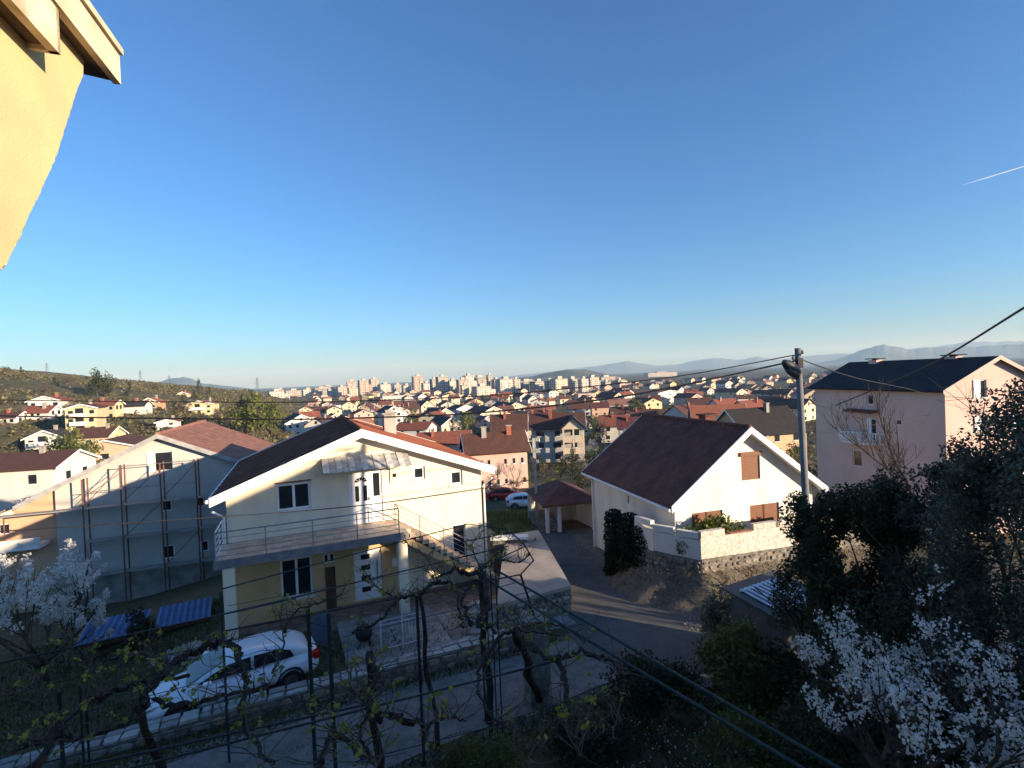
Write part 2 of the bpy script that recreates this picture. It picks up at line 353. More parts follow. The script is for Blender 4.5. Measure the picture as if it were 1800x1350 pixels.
def tile_mat(name, col, col2, course=.33, width=.22, island=.0):
    m = bpy.data.materials.new(name); m.use_nodes = True; nt = m.node_tree; N = nt.nodes; L = nt.links; b = N['Principled BSDF']; b.inputs['Roughness'].default_value = .8; b.inputs['Specular IOR Level'].default_value = .25
    tc = N.new('ShaderNodeTexCoord'); no = N.new('ShaderNodeTexNoise'); no.inputs['Scale'].default_value = 1.1; no.inputs['Detail'].default_value = 9; no.inputs['Roughness'].default_value = .7; L.new(tc.outputs['Object'], no.inputs[0])
    rp = N.new('ShaderNodeValToRGB'); rp.color_ramp.elements[0].position = .36; rp.color_ramp.elements[1].position = .64; rp.color_ramp.elements[0].color = (*col2, 1); rp.color_ramp.elements[1].color = (*col, 1); L.new(no.outputs['Fac'], rp.inputs[0]); L.new(rp.outputs[0], b.inputs['Base Color'])
    wv = N.new('ShaderNodeTexWave'); wv.bands_direction = 'Y'; wv.inputs['Scale'].default_value = 1/width/3.14; wv.inputs['Distortion'].default_value = .3; L.new(tc.outputs['Object'], wv.inputs[0])
    w2 = N.new('ShaderNodeTexWave'); w2.bands_direction = 'Z'; w2.wave_profile = 'SAW'; w2.inputs['Scale'].default_value = 1/course/2.0; w2.inputs['Distortion'].default_value = .3; L.new(tc.outputs['Object'], w2.inputs[0])
    ad = N.new('ShaderNodeMath'); L.new(wv.outputs['Fac'], ad.inputs[0]); L.new(w2.outputs['Fac'], ad.inputs[1])
    bp = N.new('ShaderNodeBump'); bp.inputs['Strength'].default_value = .5; bp.inputs['Distance'].default_value = .03; L.new(ad.outputs[0], bp.inputs['Height']); L.new(bp.outputs[0], b.inputs['Normal'])
    MATS[name] = m; return m
m_cream = mat('cream_render', (.80, .69, .53), rough=.9, var=.06, scale=1.4, col2=(.70, .60, .46), stretch=(1, 1, .25), bump=.12, bscale=90)
m_yellow = mat('yellow_render', (.60, .41, .21), rough=.9, var=.08, scale=1.2, bump=.12, bscale=90)
m_whiter = mat('white_render', (.70, .67, .63), rough=.9, var=.06, scale=1.2, col2=(.60, .57, .52), stretch=(1, 1, .3), bump=.15, bscale=80)
m_dkroof = mat('dark_brown_metal_roof', (.21, .085, .06), rough=.95, spec=.08, var=.25, scale=1.5)
m_redroof = tile_mat('red_tile', (.27, .09, .052), (.18, .062, .04))
m_brownroof = tile_mat('brown_tile', (.19, .072, .05), (.075, .034, .027))
m_blackroof = tile_mat('black_tile', (.04, .032, .032), (.022, .02, .022))
m_greyrend = mat('grey_base_coat', (.50, .475, .44), rough=.95, var=.08, scale=.7, bump=.15, bscale=60)
m_terr = mat('terracotta_tile', (.29, .135, .095), rough=.8, var=.3, scale=2.2, col2=(.19, .09, .065))
FLOOR = [mat('floor_tile_%d' % i, c, rough=.45, var=.15, scale=3) for i, c in enumerate([(.60, .47, .36), (.50, .36, .27), (.66, .54, .44), (.56, .42, .33)])]

# ---- the cream house
def cream_house():
    W, D, zb, zl, za, zr, ru = 10.67, 10.18, -1.6, 4.98, 7.0, 4.98, 5.24
    h = empty('house', 'cream two storey house with tiled balcony, outside stairs and striped awning', 'house', (-11.51, 20.2, 0), rot(-22.58))
    bz0 = 2.95; UD = (4.66, 6.06, 2.98, 5.22); W1 = (1.82, 3.12, 3.96, 5.07); S1 = (7.44, 8.0, 4.6, 5.2); S2 = (9.16, 9.76, 4.15, 4.83); BX = (6.42, 6.8, 4.6, 5.22)
    LD = (4.72, 5.9, -.36, 1.82); LW = (1.82, 3.05, .3, 1.97); RO = (9.15, 9.8, .2, 2.3); LB = (3.5, 3.95, 1.5, 1.9)
    gable_shell(h, W, D, 2.75, zl, za, zr, ru, m_cream, [UD, W1, S1, S2])
    low = MB(); wall_face(low, [(0, 2.75), (6.72, 2.75)], zb, [LD, LW, LB]); low.build('lower_wall', m_yellow, h); low = MB(); wall_face(low, [(6.72, 2.75), (W, 2.75)], zb, [RO]); low.build('lower_wall', m_cream, h)
    for tf in (lambda s, d, z: (d, D-s, z), lambda s, d, z: (W-d, s, z)):
        q = MB(); wall_face(q, [(0, 2.75), (D, 2.75)], zb, [], tf=tf); q.build('lower_wall', m_cream, h)
    window(h, W1, panes=2, fw=.09); window(h, S1, fw=.1); window(h, S2, fw=.1); window(h, LW, panes=2, fw=.09); window(h, LB, panes=2, fw=.05, sill=False); window(h, RO, fw=.06, sill=False)
    MB().box(W1[0]-.05, W1[1]+.05, -.03, .0, W1[3]+.03, W1[3]+.09).build('window_drip_edge', m_rust, h)
    vb = MB().box(BX[0], BX[1], -.06, -.002, BX[2], BX[3]).build('meter_box', m_cream, h); MB().box(BX[0]+.12, BX[1]-.12, -.085, -.061, BX[2]+.26, BX[3]-.2).build('opening', m_glass, vb)
    # upper entrance: door with fanlight and a side light
    d = MB(); d.box(4.66, 4.76, .05, .15, 2.98, 5.22); d.box(5.58, 5.68, .05, .15, 2.98, 5.22); d.box(5.96, 6.06, .05, .15, 2.98, 5.22); d.box(4.76, 5.58, .05, .15, 5.12, 5.22); d.box(5.68, 5.96, .05, .15, 5.12, 5.22)
    fr = d.build('door_frame', m_pvc, h)
    leaf = MB().box(4.765, 5.575, .07, .12, 2.985, 5.115).build('door', m_pvc, h)
    fan = MB(); c = (5.17, 4.78)
    for k in range(5):
        a0, a1 = math.pi*(k+.08)/5, math.pi*(k+.92)/5
        fan.quad(*[(c[0]+r_*math.cos(a), .066, c[1]+r_*math.sin(a)*.8) for r_, a in ((.1, a0), (.27, a0), (.27, a1), (.1, a1))])
    fan.build('fanlight', m_glass, leaf)
    for x in (4.92, 5.26): MB().box(x, x+.16, .062, .069, 3.95, 4.62).build('pane', m_glass, leaf)
    for x in (4.9, 5.24): MB().box(x, x+.22, .062, .069, 3.12, 3.7).build('door_panel', m_white, leaf)
    MB().box(5.47, 5.52, .03, .069, 3.95, 4.1).build('handle', m_steel, leaf)
    sdl = MB().box(5.685, 5.955, .07, .12, 2.985, 4.1).build('side_panel', m_pvc, h); MB().box(5.685, 5.955, .085, .1, 4.105, 5.115).build('side_pane', m_glass, h)
    # lower entrance: white door with four dark slots
    ld = MB().box(LD[0]+.01, LD[1]-.01, .06, .12, LD[2], LD[3]-.01).build('door', m_pvc, h)
    for z in (-.02, .47, .93, 1.4): MB().box(5.02, 5.4, .05, .059, z, z+.22).build('pane', m_glass, ld)
    MB().box(5.68, 5.72, .02, .059, .3, 1.3).build('handle', m_steel, ld)
    MB().box(3.55, 3.95, -.06, -.003, -.5, 1.35).build('wooden_board', mat('dark_wood', (.12, .06, .035), var=.3, stretch=(8, 8, .6)), h)
    MB().box(6.35, 6.55, -.05, -.002, .9, 1.25).build('letter_box', m_pvc, h)
    # roof
    os, of = .5, .5; s = (za-zl)/ru; s2 = (za-zr)/(W-ru)
    seamed_slope(h, (-os, -of, zl-os*s), (-os, D+of, zl-os*s), (ru, D+of, za), (ru, -of, za), 13, .07, m_dkroof)
    right = MB().slab((ru, -of, za), (ru, D+of, za), (W+os, D+of, zr-os*s2), (W+os, -of, zr-os*s2), -.10); rr = right.build('roof_slope', m_redroof, h)
    for k in range(26):
        t = k/26; y = -of+(D+2*of)*(t+.018)
        MB().beam((ru, y, za+.10), (W+os, y, zr-os*s2+.10), .10, .05, (0, 0, 1)).build('tile_row', m_redroof, rr)
    MB().tube([(ru, -of-.04, za+.1), (ru, D+of+.04, za+.1)], .10, 8).build('ridge_cap', m_dkroof, h)
    rakes(h, W, D, zl, za, zr, ru, os, of, m_white, hgt=.36, lift=.14)
    sof = MB(); sof.slab((-os, -of, zl-os*s-.04), (ru, -of, za-.04), (ru, -.01, za-.04), (-os, -.01, zl-os*s-.04), -.04); sof.slab((ru, -of, za-.04), (W+os, -of, zr-os*s2-.04), (W+os, -.01, zr-os*s2-.04), (ru, -.01, za-.04), -.04); sof.build('soffit', m_white, h)
    for x, z in ((-os-.07, zl-os*s), (W+os+.07, zr-os*s2)): MB().tube([(x, -of, z+.0), (x, D+of, z+.0)], .075, 8).build('gutter', m_white, h)
    MB().tube([(W+.42, -.36, zr-.62), (W+.09, -.07, zr-.95), (W+.09, -.07, -.6)], .05, 8).build('downpipe', m_white, h); MB().tube([(-.44, -.36, zl-.62), (-.09, -.07, zl-.95), (-.09, -.07, bz0)], .05, 8).build('downpipe', m_white, h)
    ch = MB().box(7.0, 7.62, 4.9, 5.5, 5.9, 7.35).build('chimney', m_concrete, h); MB().box(6.9, 7.72, 4.8, 5.6, 7.351, 7.43).build('chimney_cap', m_concrete, ch); MB().box(7.1, 7.52, 5.0, 5.4, 7.431, 7.58).build('chimney_top', m_concrete, ch)
    # awning: corrugated strips
    aw = MB(); st = [mat('awning_strip_%d' % i, c, rough=.5, var=.25, scale=5, metal=.0) for i, c in enumerate([(.62, .60, .56), (.44, .42, .39)])]
    n = 14; x0, x1 = 3.62, 7.22
    for k in range(n):
        a, b = x0+(x1-x0)*k/n, x0+(x1-x0)*(k+1)/n
        MB().slab((a, -.02, 5.93), (b-.012, -.02, 5.93), (b-.012, -1.05, 5.46), (a, -1.05, 5.46), -.022 if k % 2 else -.05).build('awning_strip', st[k % 2], h)
    for x in (x0+.1, x1-.15): MB().beam((x, -.01, 5.35), (x, -.98, 5.43), .04, .04).build('awning_bracket', m_steel, h)
    # balcony
    bz = 2.93; b0, b1, bd = -.2, 6.72, 2.06
    slab = MB().box(b0, b1, -bd, -.003, bz-.24, bz-.012).build('balcony_slab', m_concrete, h)
    MB().box(b0-.03, b1+.03, -bd-.05, -bd-.001, bz-.30, bz+.01).build('slab_edge', mat('slab_edge_grey', (.22, .21, .22), rough=.7), slab)
    rng = random.Random(3); nx, ny = 22, 6
    tm = [MB().box(0, (b1-b0)/nx-.012, 0, bd/ny-.012, 0, .012).mesh('tile', f) for f in FLOOR]
    for i in range(nx):
        for j in range(ny): link('tile', tm[rng.randrange(4)], slab, (b0+(b1-b0)*i/nx, -bd+bd*j/ny+.006, bz-.011))
    for x in (.03, 6.3): MB().box(x, x+.38, -bd+.02, -bd+.4, -.9, bz-.241).build('pillar', m_cream, h)
    def rail(p, q, n, mt=m_steel):
        p, q = Vector(p), Vector(q)
        for k in range(n+1): t = p.lerp(q, k/n); MB().tube([t, t+Vector((0, 0, 1.0))], .022, 6).build('railing_post', mt, h)
        for z, r_ in ((1.0, .026), (.78, .014), (.56, .014), (.34, .014), (.14, .014)): MB().tube([p+Vector((0, 0, z)), q+Vector((0, 0, z))], r_, 6).build('rail', mt, h)
    rail((b0+.05, -bd+.05, bz), (6.38, -bd+.05, bz), 4); rail((b0+.05, -bd+.05, bz), (b0+.05, -.1, bz), 2, m_pvc)
    # outside stairs running down beside the wall
    n = 16; sx0, sx1 = 6.72, 10.9; zz0, zz1 = bz-.17, -.05
    for k in range(n):
        x = sx0+(sx1-sx0)*k/n; z = zz0+(zz1-zz0)*k/(n-1)
        MB().box(x, x+(sx1-sx0)/n+.03, -1.12, -.004, z-.19, z).build('stair_step', FLOOR[0], h)
    MB().prism([(sx0, -1.10, zz0-.24), (sx0, -1.10, zz0-.55), (sx1, -1.10, zz1-.6), (sx1, -1.10, zz1-.24)], (0, 1.09, 0)).build('stair_slab', m_yellow, h)
    p, q = Vector((6.38, -1.14, bz)), Vector((10.5, -1.14, .25))
    for k in range(5): t = p.lerp(q, k/4); MB().tube([t, t+Vector((0, 0, 1.0))], .02, 6).build('railing_post', m_steel, h)
    for z in (1.0, .78, .56, .34): MB().tube([p+Vector((0, 0, z)), q+Vector((0, 0, z))], .02 if z == 1.0 else .014, 6).build('rail', m_steel, h)
    MB().tube([(6.38, -1.14, bz+1), (6.38, -bd+.05, bz+1)], .022, 6).build('rail', m_steel, h)
    # paved porch floor
    pv = MB().box(-.4, 10.9, -3.3, -.003, -1.2, -.42).build('porch_floor', mat('porch_paving', (.25, .17, .13), var=.3, scale=4), h)
    MB().box(3.4, 8.2, -4.0, -3.301, -1.3, -.6).build('porch_step', m_terr, h)
    return h
cream = cream_house()

# ---- the white house with the dark roof
def white_house():
    W, D, zl, za, ru = 7.52, 8.44, 3.45, 6.25, 3.76
    h = empty('house', 'white bungalow with steep dark brown roof and brown roller shutters', 'house', (6.89, 22.36, 0), rot(-15.81))
    HW = (3.55, 4.58, 3.9, 5.14); L1 = (.86, 2.46, 1.3, 2.7); L2 = (3.94, 5.57, 1.3, 2.71); SW = (4.2, 4.42, 2.34, 2.7)
    lt, rt = gable_shell(h, W, D, -2.2, zl, za, zl, ru, m_whiter, [HW, L1, L2], [(D-4.25, D-4.05, 2.3, 2.7)])
    for q in (HW, L1, L2):
        o = solid_panel(h, 'roller_shutter', q, m_brown, y=.07); n = int((q[3]-q[2])/.11)
        mb = MB(); [mb.box(q[0]+.03, q[1]-.03, .06, .069, q[2]+.02+k*.11, q[2]+.02+k*.11+.09) for k in range(n)]
        mb.build('shutter_slats', m_brown, o)['kind'] = 'stuff'
    MB().box(HW[0]-.08, HW[1]+.03, -.10, -.002, HW[3]-.12, HW[3]+.06).build('shutter_box', m_brown, h)
    for q in (L1, L2): MB().box((q[0]+q[1])/2-.04, (q[0]+q[1])/2+.04, .04, .0585, q[2], q[3]-.01).build('shutter_mullion', mat('dark_brown', (.11, .05, .03)), h)
    window(h, (D-4.25, D-4.05, 2.3, 2.7), tf=lt, fw=.03, sill=False)
    os, of = .45, .45; s = (za-zl)/ru
    a = MB().slab((-os, -of, zl-os*s), (ru, -of, za), (ru, D+of, za), (-os, D+of, zl-os*s), .10); ra = a.build('roof_slope', m_brownroof, h)
    b = MB().slab((ru, -of, za), (W+os, -of, zl-os*s), (W+os, D+of, zl-os*s), (ru, D+of, za), .10); b.build('roof_slope', m_brownroof, h)
    rng = random.Random(8); courses = 22                       # overlapping tile courses, each a little uneven
    for k in range(courses):
        t0, t1 = k/courses, (k+1.15)/courses; x0, x1 = -os+(ru+os)*t0, -os+(ru+os)*min(t1, 1); z0, z1 = zl-os*s+(za-zl+os*s)*t0, zl-os*s+(za-zl+os*s)*min(t1, 1)
        MB().slab((x0, -of+.02, z0+.118), (x1, -of+.02, z1+.108), (x1, D+of-.02, z1+.108+rng.uniform(-.01, .01)), (x0, D+of-.02, z0+.118), .028).build('tile_row', m_brownroof, ra)
    rd = MB()
    for k in range(24): rd.tube([(ru, -of+k*(D+2*of)/24, za+.13), (ru, -of+(k+.92)*(D+2*of)/24, za+.16)], [.12, .10], 8)
    rd.build('ridge_tiles', m_brownroof, h)['kind'] = 'stuff'
    rakes(h, W, D, zl, za, zl, ru, os, of, m_white, hgt=.30, lift=.16)
    sof = MB(); sof.slab((-os, -of, zl-os*s-.03), (ru, -of, za-.03), (ru, -.01, za-.03), (-os, -.01, zl-os*s-.03), -.03); sof.slab((ru, -of, za-.03), (W+os, -of, zl-os*s-.03), (W+os, -.01, zl-os*s-.03), (ru, -.01, za-.03), -.03); sof.build('soffit', m_white, h)
    MB().tube([(-os-.06, -of, zl-os*s-.02), (-os-.06, D+of, zl-os*s-.02)], .07, 8).build('gutter', m_white, h)
    MB().tube([(-os-.05, D+.1, zl-os*s-.05), (-.12, D-.12, zl-os*s-.4), (-.12, D-.12, -1.4)], .055, 8).build('downpipe', m_white, h)
    c = MB().box(4.1, 4.75, 3.2, 3.75, 5.2, 6.62).build('chimney', m_brownroof, h); MB().box(4.0, 4.85, 3.1, 3.85, 6.621, 6.72).build('chimney_cap', m_brownroof, c)
    return h
white = white_house()
m_rough = mat('roughcast_white', (.62, .57, .50), rough=1, var=.30, scale=11, bump=1.0, bscale=26)
def local(o):
    return Matrix.Translation(o.location) @ Matrix.Rotation(o.rotation_euler[2], 4, 'Z')
def parapet():
    M_ = local(white); P = [M_ @ Vector(p) for p in ((-1.25, 1.35, 0), (-1.0, .2, 0), (.2, -1.5, 0), (5.4, -1.5, 0), (9.5, -1.45, 0))]
    w = empty('garden_wall', 'white roughcast garden wall with stepped top on a rubble stone base', 'wall', (P[2].x, P[2].y, 0)); off = Vector((P[2].x, P[2].y, 0))
    tops = [(2.5, 2.36), (2.36, 2.25), (2.36, 2.36), (2.36, 2.4)]
    for i in range(4):
        a, b = P[i]-off, P[i+1]-off; d = (b-a).normalized(); n = Vector((d.y, -d.x, 0)); L_ = (b-a).length
        MB().prism([a+Vector((0, 0, 1.25)), b+Vector((0, 0, 1.2)), b+Vector((0, 0, tops[i][1]-.25)), a+Vector((0, 0, tops[i][0]-.25))], -n*.22).build('rendered_wall', m_rough if i >= 2 else m_whiter, w)
        MB().prism([a+n*.06+Vector((0, 0, -1.2)), b+n*.06+Vector((0, 0, -1.2)), b+n*.06+Vector((0, 0, 1.2-.003)), a+n*.06+Vector((0, 0, 1.25-.003))], -n*.34).build('stone_base', m_mortar, w)
        k = max(1, round(L_/1.3))
        for j in range(k):
            if i >= 2 and j % 3 == 1: continue
            t0, t1 = (j+.02)/k, (j+.9)/k; p0, p1 = a.lerp(b, t0), a.lerp(b, t1); zz = tops[i][0]+(tops[i][1]-tops[i][0])*t0
            MB().prism([p0+Vector((0, 0, zz-.247)), p1+Vector((0, 0, zz-.247)), p1+Vector((0, 0, zz+.02)), p0+Vector((0, 0, zz+.02))], -n*.22).build('merlon', m_rough if i >= 2 else m_whiter, w)
        for j in range(k):
            if i >= 2 and j % 3 == 1:
                p0, p1 = a.lerp(b, j/k+.02), a.lerp(b, (j+1)/k-.02); zz = tops[i][0]-.247
                MB().prism([p0+n*.03+Vector((0, 0, zz)), p1+n*.03+Vector((0, 0, zz)), p1+n*.03+Vector((0, 0, zz+.05)), p0+n*.03+Vector((0, 0, zz+.05))], -n*.28).build('coping_tile', m_terr, w)
        stones(w, a+n*.055, b+n*.055, -.7, 1.18, .06, [STONE[3], STONE[1], STONE[3], STONE[2]], size=.28, seed=20+i)
    # raised terrace floor behind it
    MB().prism([P[0]-off+Vector((.2, .2, 1.0)), P[1]-off+Vector((.25, .1, 1.0)), P[2]-off+Vector((.2, .3, 1.0)), P[4]-off+Vector((0, .3, 1.0)), P[4]-off+Vector((-.5, 1.4, 1.0)), P[2]-off+Vector((-.3, 1.6, 1.0))], (0, 0, -.3)).build('terrace_floor', m_concrete, w)
parapet()
# bank of rubble and dry soil below the garden wall
def bank():
    M_ = local(white); mb = MB(); rng = random.Random(6); n = 60; rows = 14
    A = [Vector((-1.9, 3.4)), Vector((-1.35, 1.3)), Vector((-1.1, .2)), Vector((.15, -1.6)), Vector((5.4, -1.6)), Vector((10, -1.55))]
    B = [Vector((-2.6, 3.0)), Vector((-2.9, .8)), Vector((-2.7, -1.0)), Vector((-.4, -4.0)), Vector((5.2, -4.3)), Vector((10, -4.2))]
    Z = [-.9, .3, .55, .72, .68, .85]
    for i in range(n+1):
        t = i/n*5; k = min(int(t), 4); f = t-k; a = A[k].lerp(A[k+1], f); b = B[k].lerp(B[k+1], f); z = Z[k]+(Z[k+1]-Z[k])*f
        for j in range(rows):
            s_ = j/(rows-1); p = a.lerp(b, s_); w = M_ @ Vector((p.x, p.y, 0)); g = ground(w.x, w.y)-.05
            mb.v.append((w.x, w.y, g+(z-g)*(1-s_)**1.3+rng.uniform(-.05, .05)*(0 < s_ < 1)+.06*math.sin(i*.9+j*.7)*s_*(1-s_)*4))
    for i in range(n):
        for j in range(rows-1): a = i*rows+j; mb.f.append((a, a+1, a+rows+1, a+rows))
    tag(mb.build('bank', m_dirt, smooth=True), 'dry stony bank below the stone base of the white garden wall', kind='structure')
bank()

# ---- the grey house under scaffolding
def grey_house():
    W, D, zb, zl, za, zr, ru = 11.2, 11.1, -4.2, 3.1, 6.35, 4.2, 6.47
    h = empty('house', 'grey unfinished gable house behind scaffolding with a red tiled roof', 'house', (-28.41, 30.08, 0), rot(-18.61))
    HS = [(6.1, 7.1, 4.08, 5.3), (6.36, 6.96, 1.5, 2.3), (8.25, 8.76, 1.55, 2.3), (6.31, 6.98, -1.5, -.62), (8.36, 8.88, -1.35, -.62)]
    F = MB(); wall_face(F, [(1.0, zl+1.0*(za-zl)/ru), (ru, za), (W, zr)], -2.0, HS); F.build('wall', m_greyrend, h)
    K = MB().box(1.0, W, -.05, .3, zb, -2.001); K.build('plinth', m_concrete, h)
    m_o = mat('orange_render', (.60, .40, .26), rough=.9, var=.1, scale=.8)
    o2 = MB(); wall_face(o2, [(-5.5, .9), (1.0, zl+1.0*(za-zl)/ru)], zb, [(-1.9, -1.35, 1.1, 1.75)], y=.25); o2.build('wing_wall', m_o, h); window(h, (-1.9, -1.35, 1.1, 1.75), y=.33, sill=False)
    B = MB(); B.quad((W, 0, zb), (W, D, zb), (W, D, zr), (W, 0, zr)); B.quad((W, D, zb), (-5.5, D, zb), (-5.5, D, .9), (ru, D, za), (W, D, zr)); B.quad((-5.5, D, zb), (-5.5, .25, zb), (-5.5, .25, .9), (-5.5, D, .9)); B.quad((1.0, .25, zb), (1.0, 0, zb), (1.0, 0, 3.6), (1.0, .25, 3.6)); B.build('wall', m_greyrend, h)
    for q in HS: window(h, q, fw=.09 if q[2] < 3 else .06, sill=False)
    MB().box(5.75, 6.09, -.04, -.002, 4.08, 5.3).build('window_shutter', m_white, h)
    of = .45; s2 = (za-zr)/(W-ru); s1 = (za-zl)/ru
    r = MB().slab((ru, -of, za), (W+.5, -of, zr-.5*s2), (W+.5, D+of, zr-.5*s2), (ru, D+of, za), .10); rs = r.build('roof_slope', m_terr, h)
    for k in range(20):
        t0, t1 = k/20, (k+1.12)/20; x0, x1 = ru+(W+.5-ru)*t0, ru+(W+.5-ru)*min(1, t1); z0, z1 = za+(zr-.5*s2-za)*t0, za+(zr-.5*s2-za)*min(1, t1)
        MB().slab((x0, -of+.03, z0+.106), (x1, -of+.03, z1+.12), (x1, D+of-.03, z1+.12), (x0, D+of-.03, z0+.106), .022).build('tile_row', m_terr, rs)
    MB().slab((-.8, -of, zl-.8*s1), (ru, -of, za), (ru, D+of, za), (-.8, D+of, zl-.8*s1), .10).build('roof_slope', m_terr, h)
    MB().slab((-5.9, -of+.1, .6), (-.8, -of+.1, zl-.8*s1-.1), (-.8, D, zl-.8*s1-.1), (-5.9, D, .6), .10).build('wing_roof', m_terr, h)
    MB().prism([(-5.9, -of, .35), (-.8, -of, zl-.8*s1-.33), (-.8, -of, zl-.8*s1-.0), (-5.9, -of, .65)], (0, .06, 0)).build('wing_fascia', m_cream, h)
    m_f = mat('grey_fascia', (.36, .35, .34), rough=.8)
    for a, b in (((-.8, zl-.8*s1), (ru, za)), ((ru, za), (W+.5, zr-.5*s2))):
        MB().prism([(a[0], -of-.05, a[1]-.16), (b[0], -of-.05, b[1]-.16), (b[0], -of-.05, b[1]+.13), (a[0], -of-.05, a[1]+.13)], (0, .05, 0)).build('verge_board', m_f, h)
    sf = MB(); sf.slab((-.8, -of, zl-.8*s1-.02), (ru, -of, za-.02), (ru, -.01, za-.02), (-.8, -.01, zl-.8*s1-.02), -.03); sf.slab((ru, -of, za-.02), (W+.5, -of, zr-.5*s2-.02), (W+.5, -.01, zr-.5*s2-.02), (ru, -.01, za-.02), -.03); sf.build('soffit', m_f, h)
    MB().tube([(ru, -of, za+.12), (ru, D+of, za+.12)], .12, 8).build('ridge_cap', m_terr, h)
    bal = MB().box(-5.4, .6, -1.0, .249, .35, .55).build('wing_balcony', m_white, h); MB().box(-5.4, .6, -1.0, -.92, .551, 1.0).build('balcony_front', m_whiter, bal)
    # scaffolding, a thing of its own
    s = empty('scaffolding', 'rusty tube scaffolding with plank decks in front of the grey house', 'scaffolding', (-28.41, 30.08, 0), rot(-18.61))
    for u, top in ((-1.3, 2.6), (2.75, 4.1), (4.65, 4.75), (6.7, 4.75), (8.6, 4.75), (10.5, 3.0)):
        for v in (-.35, -1.05):
            MB().tube([(u, v, -3.6), (u, v, top)], .045, 6).build('standard', m_rust, s)
        for z in (-1.7, .4, 2.35): MB().tube([(u, -.35, z-.06), (u, -1.05, z-.06)], .025, 6).build('transom', m_rust, s)
    for z in (-1.66, .4, 2.36):
        xs = [(2.75, 6.7), (6.7, 10.6)] if z < 2 else [(-1.8, 2.7), (2.75, 6.7), (6.7, 10.6)]
        for a, b in xs:
            for v in (-.40, -.72): MB().box(a, b-.05, v-.28, v, z-.03, z+.02).build('plank', mat('grey_plank', (.36, .34, .31), rough=.9, var=.3, stretch=(.4, 8, 8)), s)
    for z in (3.35, 4.7): MB().tube([(4.6 if z > 4 else 2.75, -1.05, z), (8.65, -1.05, z+.02)], .025, 6).build('guard_rail', m_steel, s)
    for a, b in (((2.75, 3.0), (4.65, 4.3)), ((4.65, 4.6), (2.75, 2.5)), ((6.7, 2.5), (8.6, 4.5)), ((4.65, 2.5), (6.7, 4.4)), ((4.65, .4), (6.7, 2.3)), ((6.7, -1.6), (8.6, .3))):
        MB().tube([(a[0], -1.07, a[1]), (b[0], -1.07, b[1])], .02, 6).build('brace', m_rust, s)
grey_house()

# ---- the pink house on the rise
def pink_house():
    W, D, zb, zl, za, ru = 7.9, 13.0, -5.5, 7.0, 9.0, 3.95
    h = empty('house', 'tall pink house with black roof and curved white balcony behind the dark trees', 'house', (29.97*.82, 35.49*.82, CAMZ*.18), rot(-5.99)); h.scale = (.82, .82, .82)
    m_p = mat('pink_render', (.66, .47, .40), rough=.9, var=.06, scale=.6)
    G1, G2 = (2.2, 3.25, 6.25, 7.5), (2.2, 3.25, 3.9, 5.0)
    LH = [(D-6.86, D-6.2, 5.55, 6.4), (D-7.0, D-6.0, 2.55, 4.45), (D-4.16, D-3.6, 4.1, 4.6), (D-8.6, D-7.6, .2, 1.6)]
    lt, rt = gable_shell(h, W, D, zb, zl, za, zl, ru, m_p, [G1, G2, (5.2, 6.2, 3.9, 5.0)], LH)
    for q in (G1, G2, (5.2, 6.2, 3.9, 5.0)):
        window(h, q, fw=.06); MB().box(q[0]-.02, q[0]+.5, -.06, -.004, q[2], q[3]).build('window_shutter', m_white, h)
    for q in LH: window(h, q, tf=lt, fw=.08, sill=False)
    solid_panel(h, 'balcony_door', (D-7.0, D-6.5, 2.6, 4.4), m_pvc, y=.04, tf=lt)
    os, of = .5, .35; s = (za-zl)/ru
    MB().slab((-os, -of, zl-os*s), (ru, -of, za), (ru, D+of, za), (-os, D+of, zl-os*s), .14).build('roof_slope', m_blackroof, h)
    MB().slab((ru, -of, za), (W+os, -of, zl-os*s), (W+os, D+of, zl-os*s), (ru, D+of, za), .14).build('roof_slope', m_blackroof, h)
    rakes(h, W, D, zl, za, zl, ru, os, of, m_p, hgt=.28, lift=.16)
    for v, x in ((9.6, 3.4), (2.6, 3.7)):
        c = MB().box(x, x+.6, v, v+.9, za-.4, za+.22).build('chimney', m_p, h); MB().box(x-.15, x+.75, v-.2, v+1.1, za+.3, za+.38).build('chimney_cap', m_blackroof, c); MB().box(x+.2, x+.4, v+.2, v+.7, za+.221, za+.299).build('chimney_neck', m_blackroof, c)
    # canopy and bowed balcony on the long side
    MB().slab(lt(D-8.9, 0, 5.15), lt(D-5.5, 0, 5.15), lt(D-5.7, -.7, 5.0), lt(D-8.7, -.7, 5.0), .1).build('canopy', m_brownroof, h)
    pts = []; n = 14; s0, s1 = D-9.7, D-5.1
    for k in range(n+1):
        t = k/n; pts.append(lt(s0+(s1-s0)*t, -.15-1.1*math.sin(math.pi*t)**.7, 0))
    bs = MB().prism([Vector(p)+Vector((0, 0, 2.35)) for p in pts], (0, 0, .2)).build('balcony', m_whiter, h)
    rl = MB().tube([Vector(p)+Vector((0, 0, 3.3)) for p in pts], .06, 6).build('balcony_rail', m_white, bs)
    for k in range(1, n*2):
        p = Vector(pts[k//2]).lerp(Vector(pts[min(n, k//2+k % 2)]), .5 if k % 2 else 0)
        MB().tube([p+Vector((0, 0, 2.56)), p+Vector((0, 0, 2.8)), p+Vector((0, 0, 3.0)), p+Vector((0, 0, 3.29))], [.04, .075, .045, .05], 6).build('baluster', m_white, bs)
pink_house()

